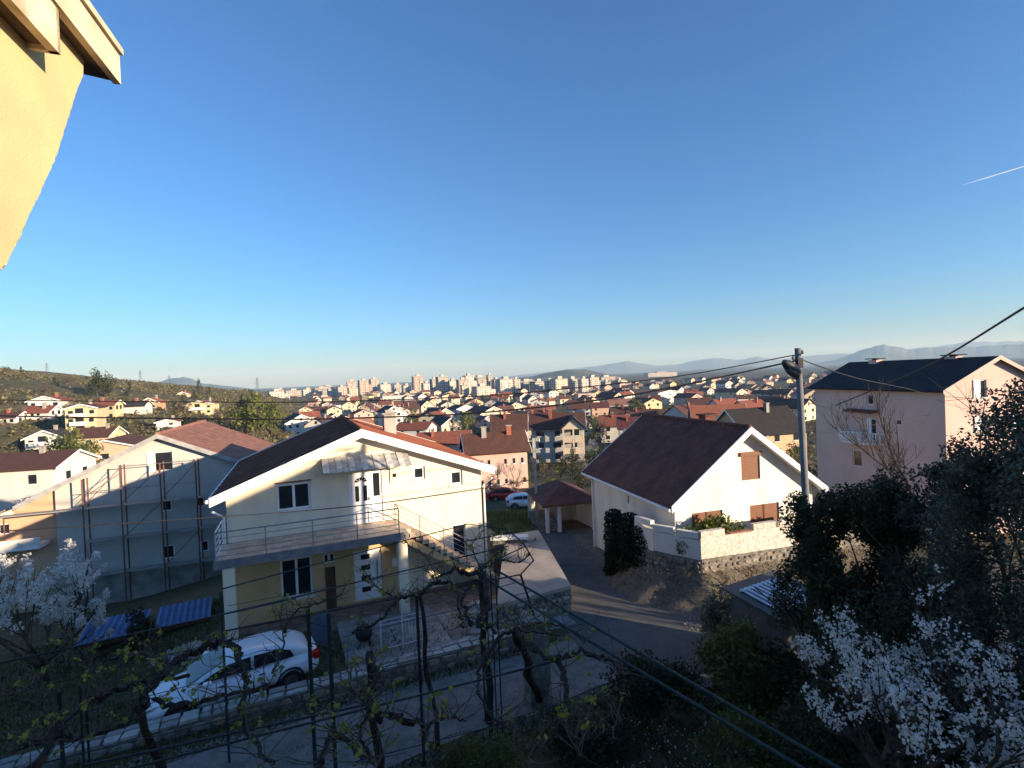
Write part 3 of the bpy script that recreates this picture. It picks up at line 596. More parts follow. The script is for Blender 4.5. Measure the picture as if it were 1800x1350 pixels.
# ---- the house the view is taken from: wing wall and eaves close by, body behind
def own_house():
    h = empty('house', 'ochre wall with broken plaster edge under weathered roof eaves, close by', 'house', (0, 0, 0))
    m_och = mat('ochre_render', (.60, .445, .225), rough=.95, var=.12, scale=1.6, col2=(.50, .375, .20), detail=12, bump=.18, bscale=50)
    m_pl = mat('broken_plaster', (.50, .45, .37), rough=1, var=.3, scale=25, bump=1, bscale=70)
    m_eave = mat('weathered_eave_paint', (.70, .60, .44), rough=.8, var=.12, scale=3, col2=(.42, .33, .22), detail=12)
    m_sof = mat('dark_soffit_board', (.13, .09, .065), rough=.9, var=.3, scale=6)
    a = R(-17); d = Vector((math.sin(a), math.cos(a), 0)); lat = Vector((-math.cos(a), math.sin(a), 0)); lat = Vector((-d.y, d.x, 0))
    P = lambda l, f, z: lat*l+d*f+Vector((0, 0, CAMZ+z))
    # wing wall: the edge runs from the eave down and back; found from the line of sight to it
    def hit(px, py, l):
        r_ = ray(px, py); t = l/(r_.x*lat.x+r_.y*lat.y); q = Vector((r_.x, r_.y, r_.z))*t; return q.x*d.x+q.y*d.y, q.z
    Lw = 1.75; edge = [hit(px, py, Lw) for px, py in ((148, 108), (146, 130), (133, 165), (118, 212), (103, 262), (88, 300), (66, 345), (48, 385), (30, 425), (12, 462), (0, 474), (-70, 640))]
    rng = random.Random(12); E = []
    for (f0, z0), (f1, z1) in zip(edge[:-1], edge[1:]):
        for k in range(8): t = k/8; E.append((f0+(f1-f0)*t+rng.uniform(-.004, .004), z0+(z1-z0)*t))
    E.append(edge[-1]); top = edge[0][1]+.35
    poly = [(E[0][0], top)]+E+[(-1.0, E[-1][1]), (-1.0, top)]
    MB().prism([P(Lw, f, z) for f, z in poly], lat*.24).build('wing_wall', m_och, h)
    lip = MB()
    for i in range(len(E)-1):
        w0, w1 = .016+.02*abs(math.sin(i*.23)), .016+.02*abs(math.sin((i+1)*.23))
        (f0, z0), (f1, z1) = E[i], E[i+1]
        lip.prism([P(Lw+.012, f0-.004, z0), P(Lw+.012, f0+w0*.7, z0-.012*rng.random()), P(Lw+.012, f1+w1*.7, z1-.012*rng.random()), P(Lw+.012, f1-.004, z1)], lat*.2)
    lip.build('broken_edge', m_pl, h)
    # eave boards
    def board(px, py, l, hgt, back, name, m, th=.05):
        f, z = hit(px, py, l)
        MB().prism([P(l, f, z), P(l, back, z), P(l, back, z+hgt), P(l, f, z+hgt)], lat*th).build(name, m, h); return f, z
    fA, zA = board(107, 97, 1.60, .27, -2.2, 'eave_board', m_eave); fB, zB = board(213, 149, 1.62, .22, -2.2, 'eave_board', m_eave)
    MB().prism([P(1.6, fA, zA), P(1.6, fA, zA+.27), P(1.9, fA-.02, zA+.27), P(1.9, fA-.02, zA)], d*-.03).build('eave_end', m_eave, h)
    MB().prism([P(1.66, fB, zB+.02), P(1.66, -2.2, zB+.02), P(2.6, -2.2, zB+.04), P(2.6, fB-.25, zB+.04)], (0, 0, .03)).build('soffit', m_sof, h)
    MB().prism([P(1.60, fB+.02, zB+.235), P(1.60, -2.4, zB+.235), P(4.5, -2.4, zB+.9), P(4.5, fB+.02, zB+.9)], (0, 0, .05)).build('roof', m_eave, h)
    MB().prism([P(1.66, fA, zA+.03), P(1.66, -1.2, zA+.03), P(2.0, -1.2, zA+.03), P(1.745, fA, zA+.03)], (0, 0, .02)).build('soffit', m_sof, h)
    # body of the house to the side and behind, and the terrace the viewer stands on
    MB().box(-7.5, -1.9, -9.0, -.9, -.2, CAMZ+2.2).build('wall', m_och, h)
    MB().box(-2.6, 2.2, -9.0, -2.6, -.2, CAMZ+2.2).build('wall', m_och, h)
    MB().slab((-8, -9.4, CAMZ+2.25), (2.8, -9.4, CAMZ+2.25), (2.8, -5.8, CAMZ+3.6), (-8, -5.8, CAMZ+3.6), .12).build('roof', m_redroof, h)
    MB().slab((2.8, -2.3, CAMZ+2.25), (-8, -2.3, CAMZ+2.25), (-8, -5.8, CAMZ+3.6), (2.8, -5.8, CAMZ+3.6), .12).build('roof', m_redroof, h)
    MB().box(-1.8, 2.2, -2.55, .5, CAMZ-1.85, CAMZ-1.65).build('terrace', m_concrete, h)
own_house()

# ---- neighbour: unseen house added up the slope, shaped to shade the gardens
def shade_house():
    h = empty('house', 'plain unseen house added up the slope to shade the gardens', 'house', (22, 6.0, 0), R(-29))
    MB().prism([(0, 0, -.5), (9, 0, -.5), (9, -26, -.5), (0, -26, -.5)], (0, 0, 10.9)).build('wall', m_whiter, h)
    MB().prism([(-.3, .1, 10.42), (-.3, .1, 12.05), (-.3, -1.0, 12.1), (-.3, -5.0, 10.75), (-.3, -26.4, 10.7), (-.3, -26.4, 10.42)], (9.6, 0, 0)).build('roof', m_redroof, h)
shade_house()
# ------------------------------------------------------------------ the town
WALLC = {'white': (.62, .59, .55), 'cream': (.60, .52, .39), 'yellow': (.56, .46, .28), 'orange': (.52, .29, .17), 'pink': (.58, .40, .34), 'grey': (.42, .40, .37), 'beige': (.58, .48, .36), 'salmon': (.60, .40, .28), 'tan': (.50, .36, .22)}
ROOFC = {'charcoal': ((.045, .04, .042), (.03, .027, .03)), 'brown': ((.115, .052, .037), (.07, .035, .028)), 'red': ((.26, .085, .052), (.17, .06, .04)), 'orange': ((.36, .13, .07), (.26, .09, .05)), 'maroon': ((.13, .04, .04), (.08, .03, .03)), 'black': ((.035, .03, .03), (.02, .018, .02)), 'terracotta': ((.36, .17, .11), (.25, .12, .085))}
WM = {k: mat('render_'+k, c, rough=.92, var=.10, scale=.35) for k, c in WALLC.items()}
RM = {k: tile_mat('tiles_'+k, a, b) for k, (a, b) in ROOFC.items()}
UNIT = {}
def unit_box(name, m):
    k = (name, m.name)
    if k not in UNIT: UNIT[k] = MB().box(-.5, .5, -.5, .5, 0, 1).mesh(name, m)
    return UNIT[k]
def ubox(name, m, root, c, s): return link(name, unit_box(name, m), root, c, 0, s)
def town_house(label, px, py, wpx, hpx, rpx, az, wall, roof, kind='g', ratio=1.15, win=(2, 2), group=None, chim=1, found=4.0, loc=None, dims=None, cat='house', seed=0, balcony=False, details=True, wscale=1.0):
    """kind g: gable to the viewer, l: long side to the viewer; size follows from the distance of its ground point"""
    rng = random.Random(int(px*7+py*13)+seed)
    p = loc or on_ground(px, py); Y = p.y; k = Y/FPX; u = p.x/p.y; a = R(az)
    f = max(.35, math.cos(a)+u*math.sin(a)); F = dims[0] if dims else wpx*k/f; he = hpx*k if not dims else dims[1]; ri = rpx*k if not dims else dims[2]
    if kind == 'g': W, D, gaz = F, F*ratio, az
    else: W, D, gaz = F/ratio, F, az+90
    h = empty('house', label, cat, (0, 0, 0), rot(gaz), group)
    anc = Vector((W/2, 0, 0)) if kind == 'g' else Vector((W, D/2, 0))
    h.location = p-Matrix.Rotation(rot(gaz), 3, 'Z') @ anc
    if ri > .25:
        w = MB(); w.prism([(0, 0, -found), (W, 0, -found), (W, 0, he), (W/2, 0, he+ri), (0, 0, he)], (0, D, 0)); w.build('wall', WM[wall], h)
        o = .35+.02*W; s = ri/(W/2); th = .18; r = MB()
        r.slab((-o, -o, he-o*s+.02), (W/2, -o, he+ri+.02), (W/2, D+o, he+ri+.02), (-o, D+o, he-o*s+.02), th); r.slab((W/2, -o, he+ri+.02), (W+o, -o, he-o*s+.02), (W+o, D+o, he-o*s+.02), (W/2, D+o, he+ri+.02), th); r.build('roof', RM[roof], h)
        if details and Y < 330:
            for y in (-o-.06, D+o+.01):
                for q0, q1 in (((-o, he-o*s), (W/2, he+ri)), ((W/2, he+ri), (W+o, he-o*s))): MB().prism([(q0[0], y, q0[1]-.1), (q1[0], y, q1[1]-.1), (q1[0], y, q1[1]+.2), (q0[0], y, q0[1]+.2)], (0, .05, 0)).build('verge_board', m_white, h)
    else:
        MB().box(0, W, 0, D, -found, he).build('wall', WM[wall], h); MB().box(-.2, W+.2, -.2, D+.2, he, he+.3).build('roof', m_concrete, h)
    # windows on the two visible faces
    nc, nr = win
    st = he/max(1, nr)
    if nc:
        for r_ in range(nr):
            for c in range(nc):
                if rng.random() < .12: continue
                big = rng.random() < .25; ww = min(1.5 if big else .95, F/nc*.45); wh = min(1.25, st*.45)*wscale; ww *= wscale; z = st*r_+st*.32
                x = F*(c+.5)/nc+rng.uniform(-.15, .15)
                if kind == 'g': ubox('window', m_glass, h, (x, -.01, z), (ww, .1, wh)); fr = (x, -.03, z-.12)
                else: ubox('window', m_glass, h, (W+.01, x, z), (.1, ww, wh)); fr = (W+.03, x, z-.12)
                if details and Y < 260: ubox('window_sill', m_white, h, fr, (ww+.2, .2, .1) if kind == 'g' else (.2, ww+.2, .1))
        if kind == 'g':
            if ri > 2: ubox('window', m_glass, h, (W/2, -.01, he+ri*.2), (.9, .1, 1.0))
            for c in range(2): ubox('window', m_glass, h, (-.01, D*(c+.5)/2, st*(nr-1)+st*.34), (.1, .9, 1.1))
        else:
            for x in (W*.3, W*.7): ubox('window', m_glass, h, (x, -.01, st*(nr-1)+st*.34), (.9, .1, 1.1)); ubox('window', m_glass, h, (x, D+.01, st*(nr-1)+st*.34), (.9, .1, 1.1))
    if balcony:
        for r_ in range(1, nr):
            z = st*r_; bw = F*.55; x = F*.45
            if kind == 'g': b = ubox('balcony', m_whiter, h, (x, -.6, z-.1), (bw, 1.2, .18)); ubox('balcony_front', m_whiter, h, (x, -1.17, z+.081), (bw, .08, .8)); ubox('balcony_door', m_glass, h, (x, -.02, z+.1), (1.6, .1, 2.0))
            else: b = ubox('balcony', m_whiter, h, (W+.6, x, z-.1), (1.2, bw, .18)); ubox('balcony_front', m_whiter, h, (W+1.17, x, z+.081), (.08, bw, .8)); ubox('balcony_door', m_glass, h, (W+.02, x, z+.1), (.1, 1.6, 2.0))
    for c in range(chim):
        x, y = W*rng.uniform(.55, .75), D*rng.uniform(.25, .8); cc = ubox('chimney', m_brick if rng.random() < .6 else m_concrete, h, (x, y, he+ri*.3), (.6, .6, ri*.7+.9))
        ubox('chimney_cap', m_concrete, h, (x, y, he+ri+.901), (.8, .8, .1))
    return h, W, D, he, ri
T = town_house
# hillside houses at the side of the scrub slope
T('large white house with a very wide gable, highest on the scrub hillside', 78, 717, 57, 12, 8, -22, 'white', 'red', win=(3, 1))
T('white house with a long dull red roof just below the wide white gable house', 63, 742, 46, 17, 10, -8, 'white', 'red', 'l', win=(4, 2))
T('low white house with a red brown roof at the picture edge below the scrub', 8, 747, 40, 13, 8, -6, 'white', 'brown', 'l', win=(3, 1))
T('yellow three storey house with stacked balconies on the hillside', 145, 776, 56, 58, 7, -24, 'yellow', 'brown', win=(3, 4), balcony=True)
T('yellow wing house with red roof rising behind the yellow balcony house', 184, 738, 36, 26, 7, -10, 'yellow', 'red', 'l', win=(3, 2))
T('white box house with a charcoal roof, orange house right behind it', 232, 730, 44, 16, 8, -14, 'white', 'charcoal', 'l', win=(0, 0))
T('bright orange house with orange roof behind the white box house', 262, 720, 36, 12, 8, -18, 'orange', 'orange', win=(2, 1))
T('pale yellow house with low roof among bushes on the hillside', 350, 729, 52, 18, 6, -20, 'yellow', 'terracotta', win=(3, 2), balcony=True)
T('tiny beige house alone high up on the scrub slope', 321, 698, 20, 5, 4, -20, 'beige', 'terracotta', win=(1, 1))
T('small white house with low red roof just above the red roof ridge', 293, 757, 36, 15, 4, -22, 'white', 'red', win=(2, 2))
T('bright white chalet house with wide gable and long balcony below the hillside', 79, 795, 68, 25, 13, -16, 'white', 'charcoal', win=(3, 2), balcony=True)
T('pale yellow house under a broad dark brown roof beside the white chalet', 158, 790, 66, 22, 14, -8, 'yellow', 'brown', 'l', win=(3, 1))
T('long salmon house with stepped single pitch roofs below the pale yellow house', 186, 817, 110, 30, 13, -18, 'salmon', 'brown', win=(3, 1), chim=0)
T('white plastered house with brown roof and brick chimney at the picture edge', 26, 905, 150, 80, 22, -9, 'white', 'brown', 'l', win=(2, 2))
# the middle of the town
T('white house with charcoal roof standing alone beside the big green tree', 531, 769, 54, 27, 13, -36, 'white', 'charcoal', ratio=1.0, win=(4, 2))
T('low cream house with maroon roof just behind the dark metal roof ridge', 590, 747, 32, 11, 8, -30, 'cream', 'maroon')
T('small tan house with pale gable above the lone white house', 537, 728, 22, 8, 5, -24, 'beige', 'terracotta')
T('cream house with a broad brown roof next to the small tan house', 570, 733, 30, 9, 9, -12, 'cream', 'brown', 'l')
T('cream gabled house with three floors of small windows near the town centre', 614, 726, 24, 14, 6, -22, 'cream', 'terracotta', win=(3, 2))
T('wide white gable house beside the three floor cream house', 643, 724, 25, 9, 6, -22, 'white', 'brown', win=(3, 1))
T('dark roofed white house right above the concrete chimney', 640, 737, 28, 9, 6, -26, 'white', 'charcoal')
T('tall white house with charcoal roof and bare trees at its foot', 694, 757, 32, 34, 9, -34, 'white', 'charcoal', win=(2, 3))
T('cream house with charcoal roof in front of the long red roof', 752, 724, 22, 11, 9, -34, 'cream', 'charcoal', ratio=1.3)
T('cream house with a large charcoal roof and shaded flank behind the black gable house', 783, 745, 32, 16, 11, -38, 'cream', 'charcoal', ratio=1.4, win=(2, 1))
T('cream gabled house with charcoal roof and a row of small windows', 795, 763, 36, 17, 13, -38, 'cream', 'charcoal', ratio=1.2, win=(3, 1))
T('brown roofed house in the dip between the tall white house and the charcoal roofs', 724, 727, 26, 8, 9, -14, 'pink', 'brown', 'l')
T('square white house with shaded side and dark flat gable', 819, 740, 30, 22, 6, -32, 'white', 'charcoal', win=(2, 2))
T('large cream gable house with brown roof below the power cable', 868, 744, 44, 18, 11, -34, 'cream', 'brown', win=(3, 1))
T('white house with a low wide gable under the upper cable', 788, 719, 26, 7, 6, -24, 'white', 'brown')
T('pale yellow gable house behind the large cream gable', 838, 716, 24, 9, 6, -28, 'yellow', 'brown')
T('low pale hall with a very wide shallow gable below the apartment blocks', 797, 702, 38, 7, 4, -18, 'cream', 'terracotta', win=(0, 0), chim=0)
T('long low white flat roofed hall in front of the apartment blocks', 705, 705, 64, 10, 0, -10, 'white', 'red', 'l', ratio=3, win=(8, 1), chim=0)
T('long house with a bright red roof strip behind the charcoal roofs', 715, 715, 50, 4, 5, -10, 'pink', 'red', 'l', ratio=2.5, win=(3, 1))
T('small pink house with maroon roof beside the big green bush', 858, 750, 22, 12, 6, -28, 'pink', 'maroon')
T('house with a steep brown roof and shaded gable beside the maroon one', 884, 770, 40, 16, 24, 2, 'grey', 'brown', 'l', ratio=1.2)
P1 = T('pink apartment house with brown roof and brick chimneys behind the cream house', 878, 862, 104, 70, 27, -12, 'pink', 'brown', 'l', ratio=1.4, win=(7, 2), chim=2, wscale=.55)
T('low pink house with long red brown roof between cream house and pink apartments', 782, 806, 92, 26, 18, -6, 'pink', 'red', 'l', ratio=1.6, win=(4, 1))
T('grey house with brown roof, its shaded gable facing the maroon roofed one', 897, 790, 58, 34, 26, 4, 'grey', 'brown', 'l', ratio=1.2, win=(3, 1))
T('cream house with wide maroon roof behind the grey balcony house', 938, 776, 52, 30, 18, 2, 'cream', 'maroon', 'l', ratio=1.3, win=(3, 2))
# the grey house with loggias
def loggia_house():
    h, W, D, he, ri = T('grey three storey house with brown roof and columned loggia under a small gable', 982, 814, 92, 62, 22, 6, 'grey', 'brown', 'l', ratio=1.25, win=(3, 3))
    y0, y1 = D*.60, D*1.0; x0, x1 = W+.12, W+2.6; top = he-.3
    for k in range(3):
        z = top*k/3+.05
        MB().box(x0, x1, y0, y1, z-.12, z+.12).build('loggia_floor', WM['beige'], h)
        for a, b in ((y0, (y0+y1)/2-.15), ((y0+y1)/2+.15, y1)): MB().box(x1-.15, x1, a+.15, b-.15, z+.121, z+1.0).build('loggia_parapet', WM['beige'], h)
    for y in (y0, (y0+y1)/2-.15, y1-.3): MB().box(x1-.3, x1+.02, y, y+.3, -3, top+.25).build('column', WM['beige'], h)
    ym = (y0+y1)/2; MB().prism([(x0, y0-.2, top+.25), (x0, y1+.2, top+.25), (x0, ym, top+2.2)], (x1-x0, 0, 0)).build('loggia_gable', WM['beige'], h)
    r = MB(); r.slab((x0-3, y0-.6, top+.15), (x1+.5, y0-.6, top+.15), (x1+.5, ym, top+2.4), (x0-3, ym, top+2.4), .15); r.slab((x0-3, ym, top+2.4), (x1+.5, ym, top+2.4), (x1+.5, y1+.6, top+.15), (x0-3, y1+.6, top+.15), .15); r.build('loggia_roof', RM['charcoal'], h)
loggia_house()
T('white house with bright red roof next to the loggia house', 1082, 776, 50, 28, 16, 8, 'white', 'red', 'l', ratio=1.0)
T('white house with red brown roof half hidden by the steep dark roof', 1110, 782, 42, 30, 17, 10, 'white', 'maroon', 'l', ratio=1.0)
T('house with a large low brown hipped roof behind the red roofed pair', 1108, 744, 60, 11, 17, 4, 'beige', 'brown', 'l')
T('small white house with brown roof and a row of openings above the dark ridge', 1153, 745, 40, 16, 8, 4, 'white', 'brown', 'l', win=(4, 1))
T('grey house with a wide bright orange roof above the dark ridge', 1268, 764, 96, 24, 26, 12, 'grey', 'orange', 'l', ratio=1.4, chim=0)
T('tan house with a big black roof and brick chimneys behind the lamp post', 1368, 806, 104, 46, 40, -14, 'tan', 'black', 'l', ratio=1.2, win=(3, 2), chim=2)
T('tall grey white block house with shallow gable beyond the brown roofs', 1178, 712, 40, 22, 4, -26, 'white', 'terracotta', win=(3, 3))
T('white house with brown roof near the grey white block house', 1232, 720, 38, 10, 10, 6, 'white', 'brown', 'l')
T('low house with a broad dark brown roof left of the black roofed one', 1284, 732, 60, 10, 15, 8, 'cream', 'brown', 'l')
T('white house with brown roof behind the loggia house, cable crossing it', 1022, 730, 42, 12, 14, 4, 'white', 'brown', 'l')
T('dark maroon roofed house beside the white one behind the loggia house', 1056, 732, 30, 16, 8, 2, 'salmon', 'maroon', 'l')
T('white house with a wide pale terracotta roof under the lower cable', 1096, 722, 48, 11, 9, 4, 'white', 'terracotta', 'l', balcony=True)
T('grey house with brown roof between the terracotta roof and the block house', 1143, 720, 40, 13, 11, 6, 'grey', 'brown', 'l')
T('low house with a bright orange hipped roof behind the maroon roof', 952, 733, 48, 8, 11, 2, 'beige', 'orange', 'l')
T('cream house with charcoal roof left of the bright orange hipped roof', 907, 728, 34, 12, 8, -30, 'cream', 'charcoal', ratio=1.4)
T('small bright yellow house in the middle of the town', 1012, 703, 17, 9, 5, -20, 'yellow', 'brown')
T('pink flat roofed house next to the small bright yellow house', 1031, 704, 28, 12, 0, -10, 'pink', 'brown', 'l')
T('narrow orange yellow house next to the pink flat roofed one', 1053, 702, 16, 11, 5, -20, 'yellow', 'terracotta')
T('narrow tall white house with steep gable below the apartment blocks', 974, 705, 17, 16, 5, -20, 'white', 'brown', win=(2, 3))
T('orange walled house with red roof below the pale apartment blocks', 878, 709, 26, 10, 7, -10, 'orange', 'red', 'l')

# apartment blocks on the skyline
def block_mat(name, c, dark):
    m = bpy.data.materials.new(name); m.use_nodes = True; nt = m.node_tree; N = nt.nodes; L = nt.links; b = N['Principled BSDF']; b.inputs['Roughness'].default_value = .85
    tc = N.new('ShaderNodeTexCoord'); br = N.new('ShaderNodeTexBrick'); br.offset = 0; br.inputs['Scale'].default_value = 1.0
    br.inputs['Brick Width'].default_value = 3.4; br.inputs['Row Height'].default_value = 3.0; br.inputs['Mortar Size'].default_value = .85; br.inputs['Color1'].default_value = (*dark, 1); br.inputs['Color2'].default_value = (dark[0]*2.2, dark[1]*2.1, dark[2]*2, 1); br.inputs['Mortar'].default_value = (*c, 1)
    mp = N.new('ShaderNodeVectorMath'); mp.operation = 'DOT_PRODUCT'; mp.inputs[1].default_value = (1, 1, 0); L.new(tc.outputs['Object'], mp.inputs[0]); sp = N.new('ShaderNodeSeparateXYZ'); L.new(tc.outputs['Object'], sp.inputs[0])
    cb = N.new('ShaderNodeCombineXYZ'); L.new(mp.outputs['Value'], cb.inputs[0]); L.new(sp.outputs[2], cb.inputs[1]); L.new(cb.outputs[0], br.inputs['Vector']); L.new(br.outputs['Color'], b.inputs['Base Color']); return m
BM = {n: block_mat('flats_'+n, c, d) for n, c, d in (('pale', (.40, .35, .30), (.07, .06, .06)), ('white', (.50, .46, .42), (.09, .085, .08)), ('tan', (.38, .30, .24), (.06, .05, .05)), ('grey', (.32, .30, .28), (.05, .045, .045)), ('cream', (.54, .47, .34), (.09, .08, .07)))}
def block(label, x0, x1, yt, yb, m, az=-28, ratio=.7, step=0):
    p = on_ground((x0+x1)/2, yb); k = p.y/FPX; a = R(az); u = p.x/p.y; W = (x1-x0)*k*(1.12 if x0 < 875 else 1.35)/(math.cos(a)+ratio*abs(math.sin(a))); D = W*ratio; H = (yb-yt)*k
    h = empty('apartment_block', label, 'apartment block', p, rot(az)); 
    MB().box(-W/2, W/2, 0, D, -6, H).build('wall', BM[m], h); MB().box(-W/2-.4, W/2+.4, -.4, D+.4, H+.01, H+.9).build('roof', m_concrete, h)
    MB().box(-W*.15, W*.2, D*.3, D*.7, H+.91, H+4.2).build('lift_house', WM['grey'], h)
    if step: MB().box(W/2+.05, W/2+W*step, D*.1, D, -6, H*.72).build('side_wing', BM[m], h)
    n = int(H/3.0); mb = MB()
    for i in range(1, n): mb.box(-W/2+W*.08, -W/2+W*.42, -1.3, -.02, i*3.0, i*3.0+.9); mb.box(W/2-W*.38, W/2-W*.06, -1.3, -.02, i*3.0, i*3.0+.9)
    if n > 1: mb.build('balconies', WM['white'], h)['kind'] = 'stuff'
    return h
SKY_BLOCKS = [
 (611, 628, 671, 696, 'pale', 'first pale tower block of the trio on the skyline'), (632, 650, 669, 694, 'tan', 'middle tower block of the pale trio on the skyline'), (652, 667, 667, 692, 'tan', 'third tower of the trio on the skyline, nearest the long blocks'),
 (614, 630, 683, 697, 'cream', 'cream yellow low block at the foot of the first tower'), (668, 691, 676, 692, 'white', 'low white block between the trio of towers and the tall brown tower'), (693, 708, 677, 692, 'pale', 'small pale block beside the low white block'), (709, 724, 678, 692, 'white', 'white block just before the tall brown tower'),
 (727, 746, 662, 690, 'tan', 'tall brown square tower standing highest on the skyline'), (744, 760, 674, 691, 'white', 'white stepped block leaning on the tall brown tower'), (759, 772, 667, 692, 'grey', 'narrow grey tower after the stepped white block'), (770, 790, 663, 693, 'pale', 'broad pale tower with stepped top in the middle of the skyline'),
 (789, 808, 670, 692, 'white', 'white block beside the broad pale tower'), (806, 826, 668, 694, 'tan', 'tan block under the long dark slab'), (818, 836, 661, 692, 'white', 'tall white block with many balconies near the long slab'), (832, 861, 664, 690, 'grey', 'long grey brown slab block with flat top'),
 (858, 867, 660, 690, 'tan', 'slim tower at the end of the long slab block'), (812, 826, 678, 698, 'cream', 'slim cream block standing forward of the skyline'), (836, 866, 680, 697, 'white', 'white five storey block with open balconies below the slab'), (868, 882, 668, 690, 'pale', 'pale block just past the slim tower'), (880, 905, 667, 692, 'white', 'white block with dark balcony grid near the dark hill'),
 (904, 916, 668, 691, 'pale', 'narrow pale block behind the balcony grid block'), (916, 940, 671, 689, 'grey', 'grey long block at the foot of the dark hill'), (940, 962, 671, 689, 'pale', 'pale long block at the foot of the dark hill'), (962, 975, 670, 690, 'tan', 'tan tower like block next to the pale long block'), (976, 1000, 667, 690, 'cream', 'cream apartment block with red roof top below the hill summit'),
 (1000, 1022, 667, 688, 'grey', 'shaded grey blue block below the hill summit'), (1022, 1036, 667, 688, 'white', 'white narrow block past the hill summit'), (1036, 1056, 664, 684, 'pale', 'pale broad block where the dark hill falls away'), (1056, 1084, 663, 676, 'tan', 'long tan block farthest along the foot of the hill'),
 (474, 500, 689, 699, 'white', 'low white row far behind the pylon'), (503, 530, 687, 697, 'pale', 'low pale row at the far edge of the plain'), (533, 552, 685, 697, 'white', 'small white flats at the far edge before the towers'), (554, 576, 683, 697, 'grey', 'grey flats at the far edge before the towers'), (577, 594, 684, 697, 'white', 'bright low flats just before the cream low block'), (594, 611, 681, 697, 'pale', 'stepped pale flats touching the first tower')]
for i, (x0, x1, yt, yb, m, lb) in enumerate(SKY_BLOCKS): block(lb, x0, x1, yt, yb, m, az=-24-(i*7) % 16, step=.4 if i % 4 == 1 else 0)
rb = random.Random(31)
for i in range(34):
    x0 = rb.uniform(480, 1090); w = rb.uniform(10, 26); yb = 697-(x0-480)*.026-rb.uniform(0, 5); hh = rb.uniform(5, 12)
    o = block('low %s flats tucked between the apartment blocks of the skyline' % ('pale' if i % 2 else 'grey'), x0, x0+w, yb-hh, yb, 'pale' if i % 2 else 'grey', az=rb.choice((-35, -25, -12, 5)), ratio=rb.uniform(.4, .9)); o['group'] = 'low %s flats of the skyline' % ('pale' if i % 2 else 'grey')
block('long white warehouse far out on the plain before the mountains', 1145, 1185, 655, 662, 'white', az=-5, ratio=.4)

# the crowded far plain: countable small houses without telling marks
rng = random.Random(77); placed = []; n_far = 0
KEYS = [('white', 'red'), ('white', 'brown'), ('cream', 'brown'), ('cream', 'red'), ('pink', 'brown'), ('white', 'charcoal'), ('beige', 'terracotta'), ('yellow', 'brown')]
tries = 0
while n_far < 210 and tries < 6000:
    tries += 1; px = rng.uniform(470, 1480); Y = rng.choice([rng.uniform(170, 420), rng.uniform(330, 1000), rng.uniform(330, 1000)]); x = (px-900)/FPX*Y
    if any((x-a)**2+(Y-b)**2 < (15+Y*.012)**2 for a, b in placed): continue
    blocked = False
    for o in [q for q in COL.objects if q.get('category') in ('house', 'apartment block')][:115]:
        dx, dy = o.location.x-x, o.location.y-Y
        if dx*dx+dy*dy < (17+Y*.008)**2: blocked = True; break
    if blocked: continue
    if x/Y < -.40: continue
    placed.append((x, Y)); w, r_ = KEYS[rng.randrange(8)]; n_far += 1
    g = 'small %s houses with %s roofs on the plain' % (w, r_)
    T('small %s house with %s roof among the many crowded on the plain' % (w, r_), px, 0, 0, 0, 0, rng.choice([-34, -26, -20, 4, 12]), w, r_, rng.choice('ggl'), ratio=rng.uniform(1.0, 1.5), win=(2, 2) if Y < 500 else (2, 1), group=g, chim=1 if Y < 500 else 0, loc=Vector((x, Y, ground(x, Y))), dims=(rng.uniform(8, 12), rng.uniform(3.2, 6.2), rng.uniform(2.0, 3.4)), seed=n_far, details=False)
# ------------------------------------------------------------------ vegetation
NR = np.random.RandomState
def quads_mesh(name, V4, m):
    """V4: n x k x 3 array of loose faces"""
    n, k = V4.shape[0], V4.shape[1]; me = bpy.data.meshes.new(name); me.vertices.add(n*k); me.vertices.foreach_set('co', V4.reshape(-1).astype(np.float32))
    me.loops.add(n*k); me.loops.foreach_set('vertex_index', np.arange(n*k, dtype=np.int32)); me.polygons.add(n); me.polygons.foreach_set('loop_start', np.arange(0, n*k, k, dtype=np.int32))
    try: me.polygons.foreach_set('loop_total', np.full(n, k, dtype=np.int32))
    except Exception: pass
    me.update(calc_edges=True); me.materials.append(m); return me
def leaves(C, size, rs, up=.0, aspect=.55, jit=.4):
    """one folded leaf (4-gon) for each centre"""
    n = len(C); a = rs.normal(size=(n, 3)); a[:, 2] += up; a /= np.linalg.norm(a, axis=1)[:, None]; b = rs.normal(size=(n, 3)); b -= (b*a).sum(1)[:, None]*a; b /= np.linalg.norm(b, axis=1)[:, None]; c = np.cross(a, b)
    s = size*(1+jit*rs.uniform(-1, 1, size=(n, 1)))
    return np.stack([C-b*s*.5, C+c*s*aspect*.5+a*s*.06, C+b*s*.5, C-c*s*aspect*.5+a*s*.06], 1)
def blob_points(blobs, n, rs, shell=.45):
    """points spread through ellipsoid clumps, denser towards their outside"""
    vol = np.array([b[1][0]*b[1][1]*b[1][2] for b in blobs])**.67; pick = rs.choice(len(blobs), n, p=vol/vol.sum()); d = rs.normal(size=(n, 3)); d /= np.linalg.norm(d, axis=1)[:, None]; r = rs.uniform(0, 1, n)**shell
    c = np.array([b[0] for b in blobs])[pick]; R_ = np.array([b[1] for b in blobs])[pick]; return c+d*R_*r[:, None]
def clumps(center, radii, n, rs, small=.38):
    """break a crown into many uneven sub-clumps"""
    out = []
    for _ in range(n):
        d = rs.normal(size=3); d /= np.linalg.norm(d); r = rs.uniform(.25, 1)**.5; p = np.array(center)+d*np.array(radii)*r*.85; k = small*rs.uniform(.55, 1.25); out.append((p, np.array(radii)*k))
    return out
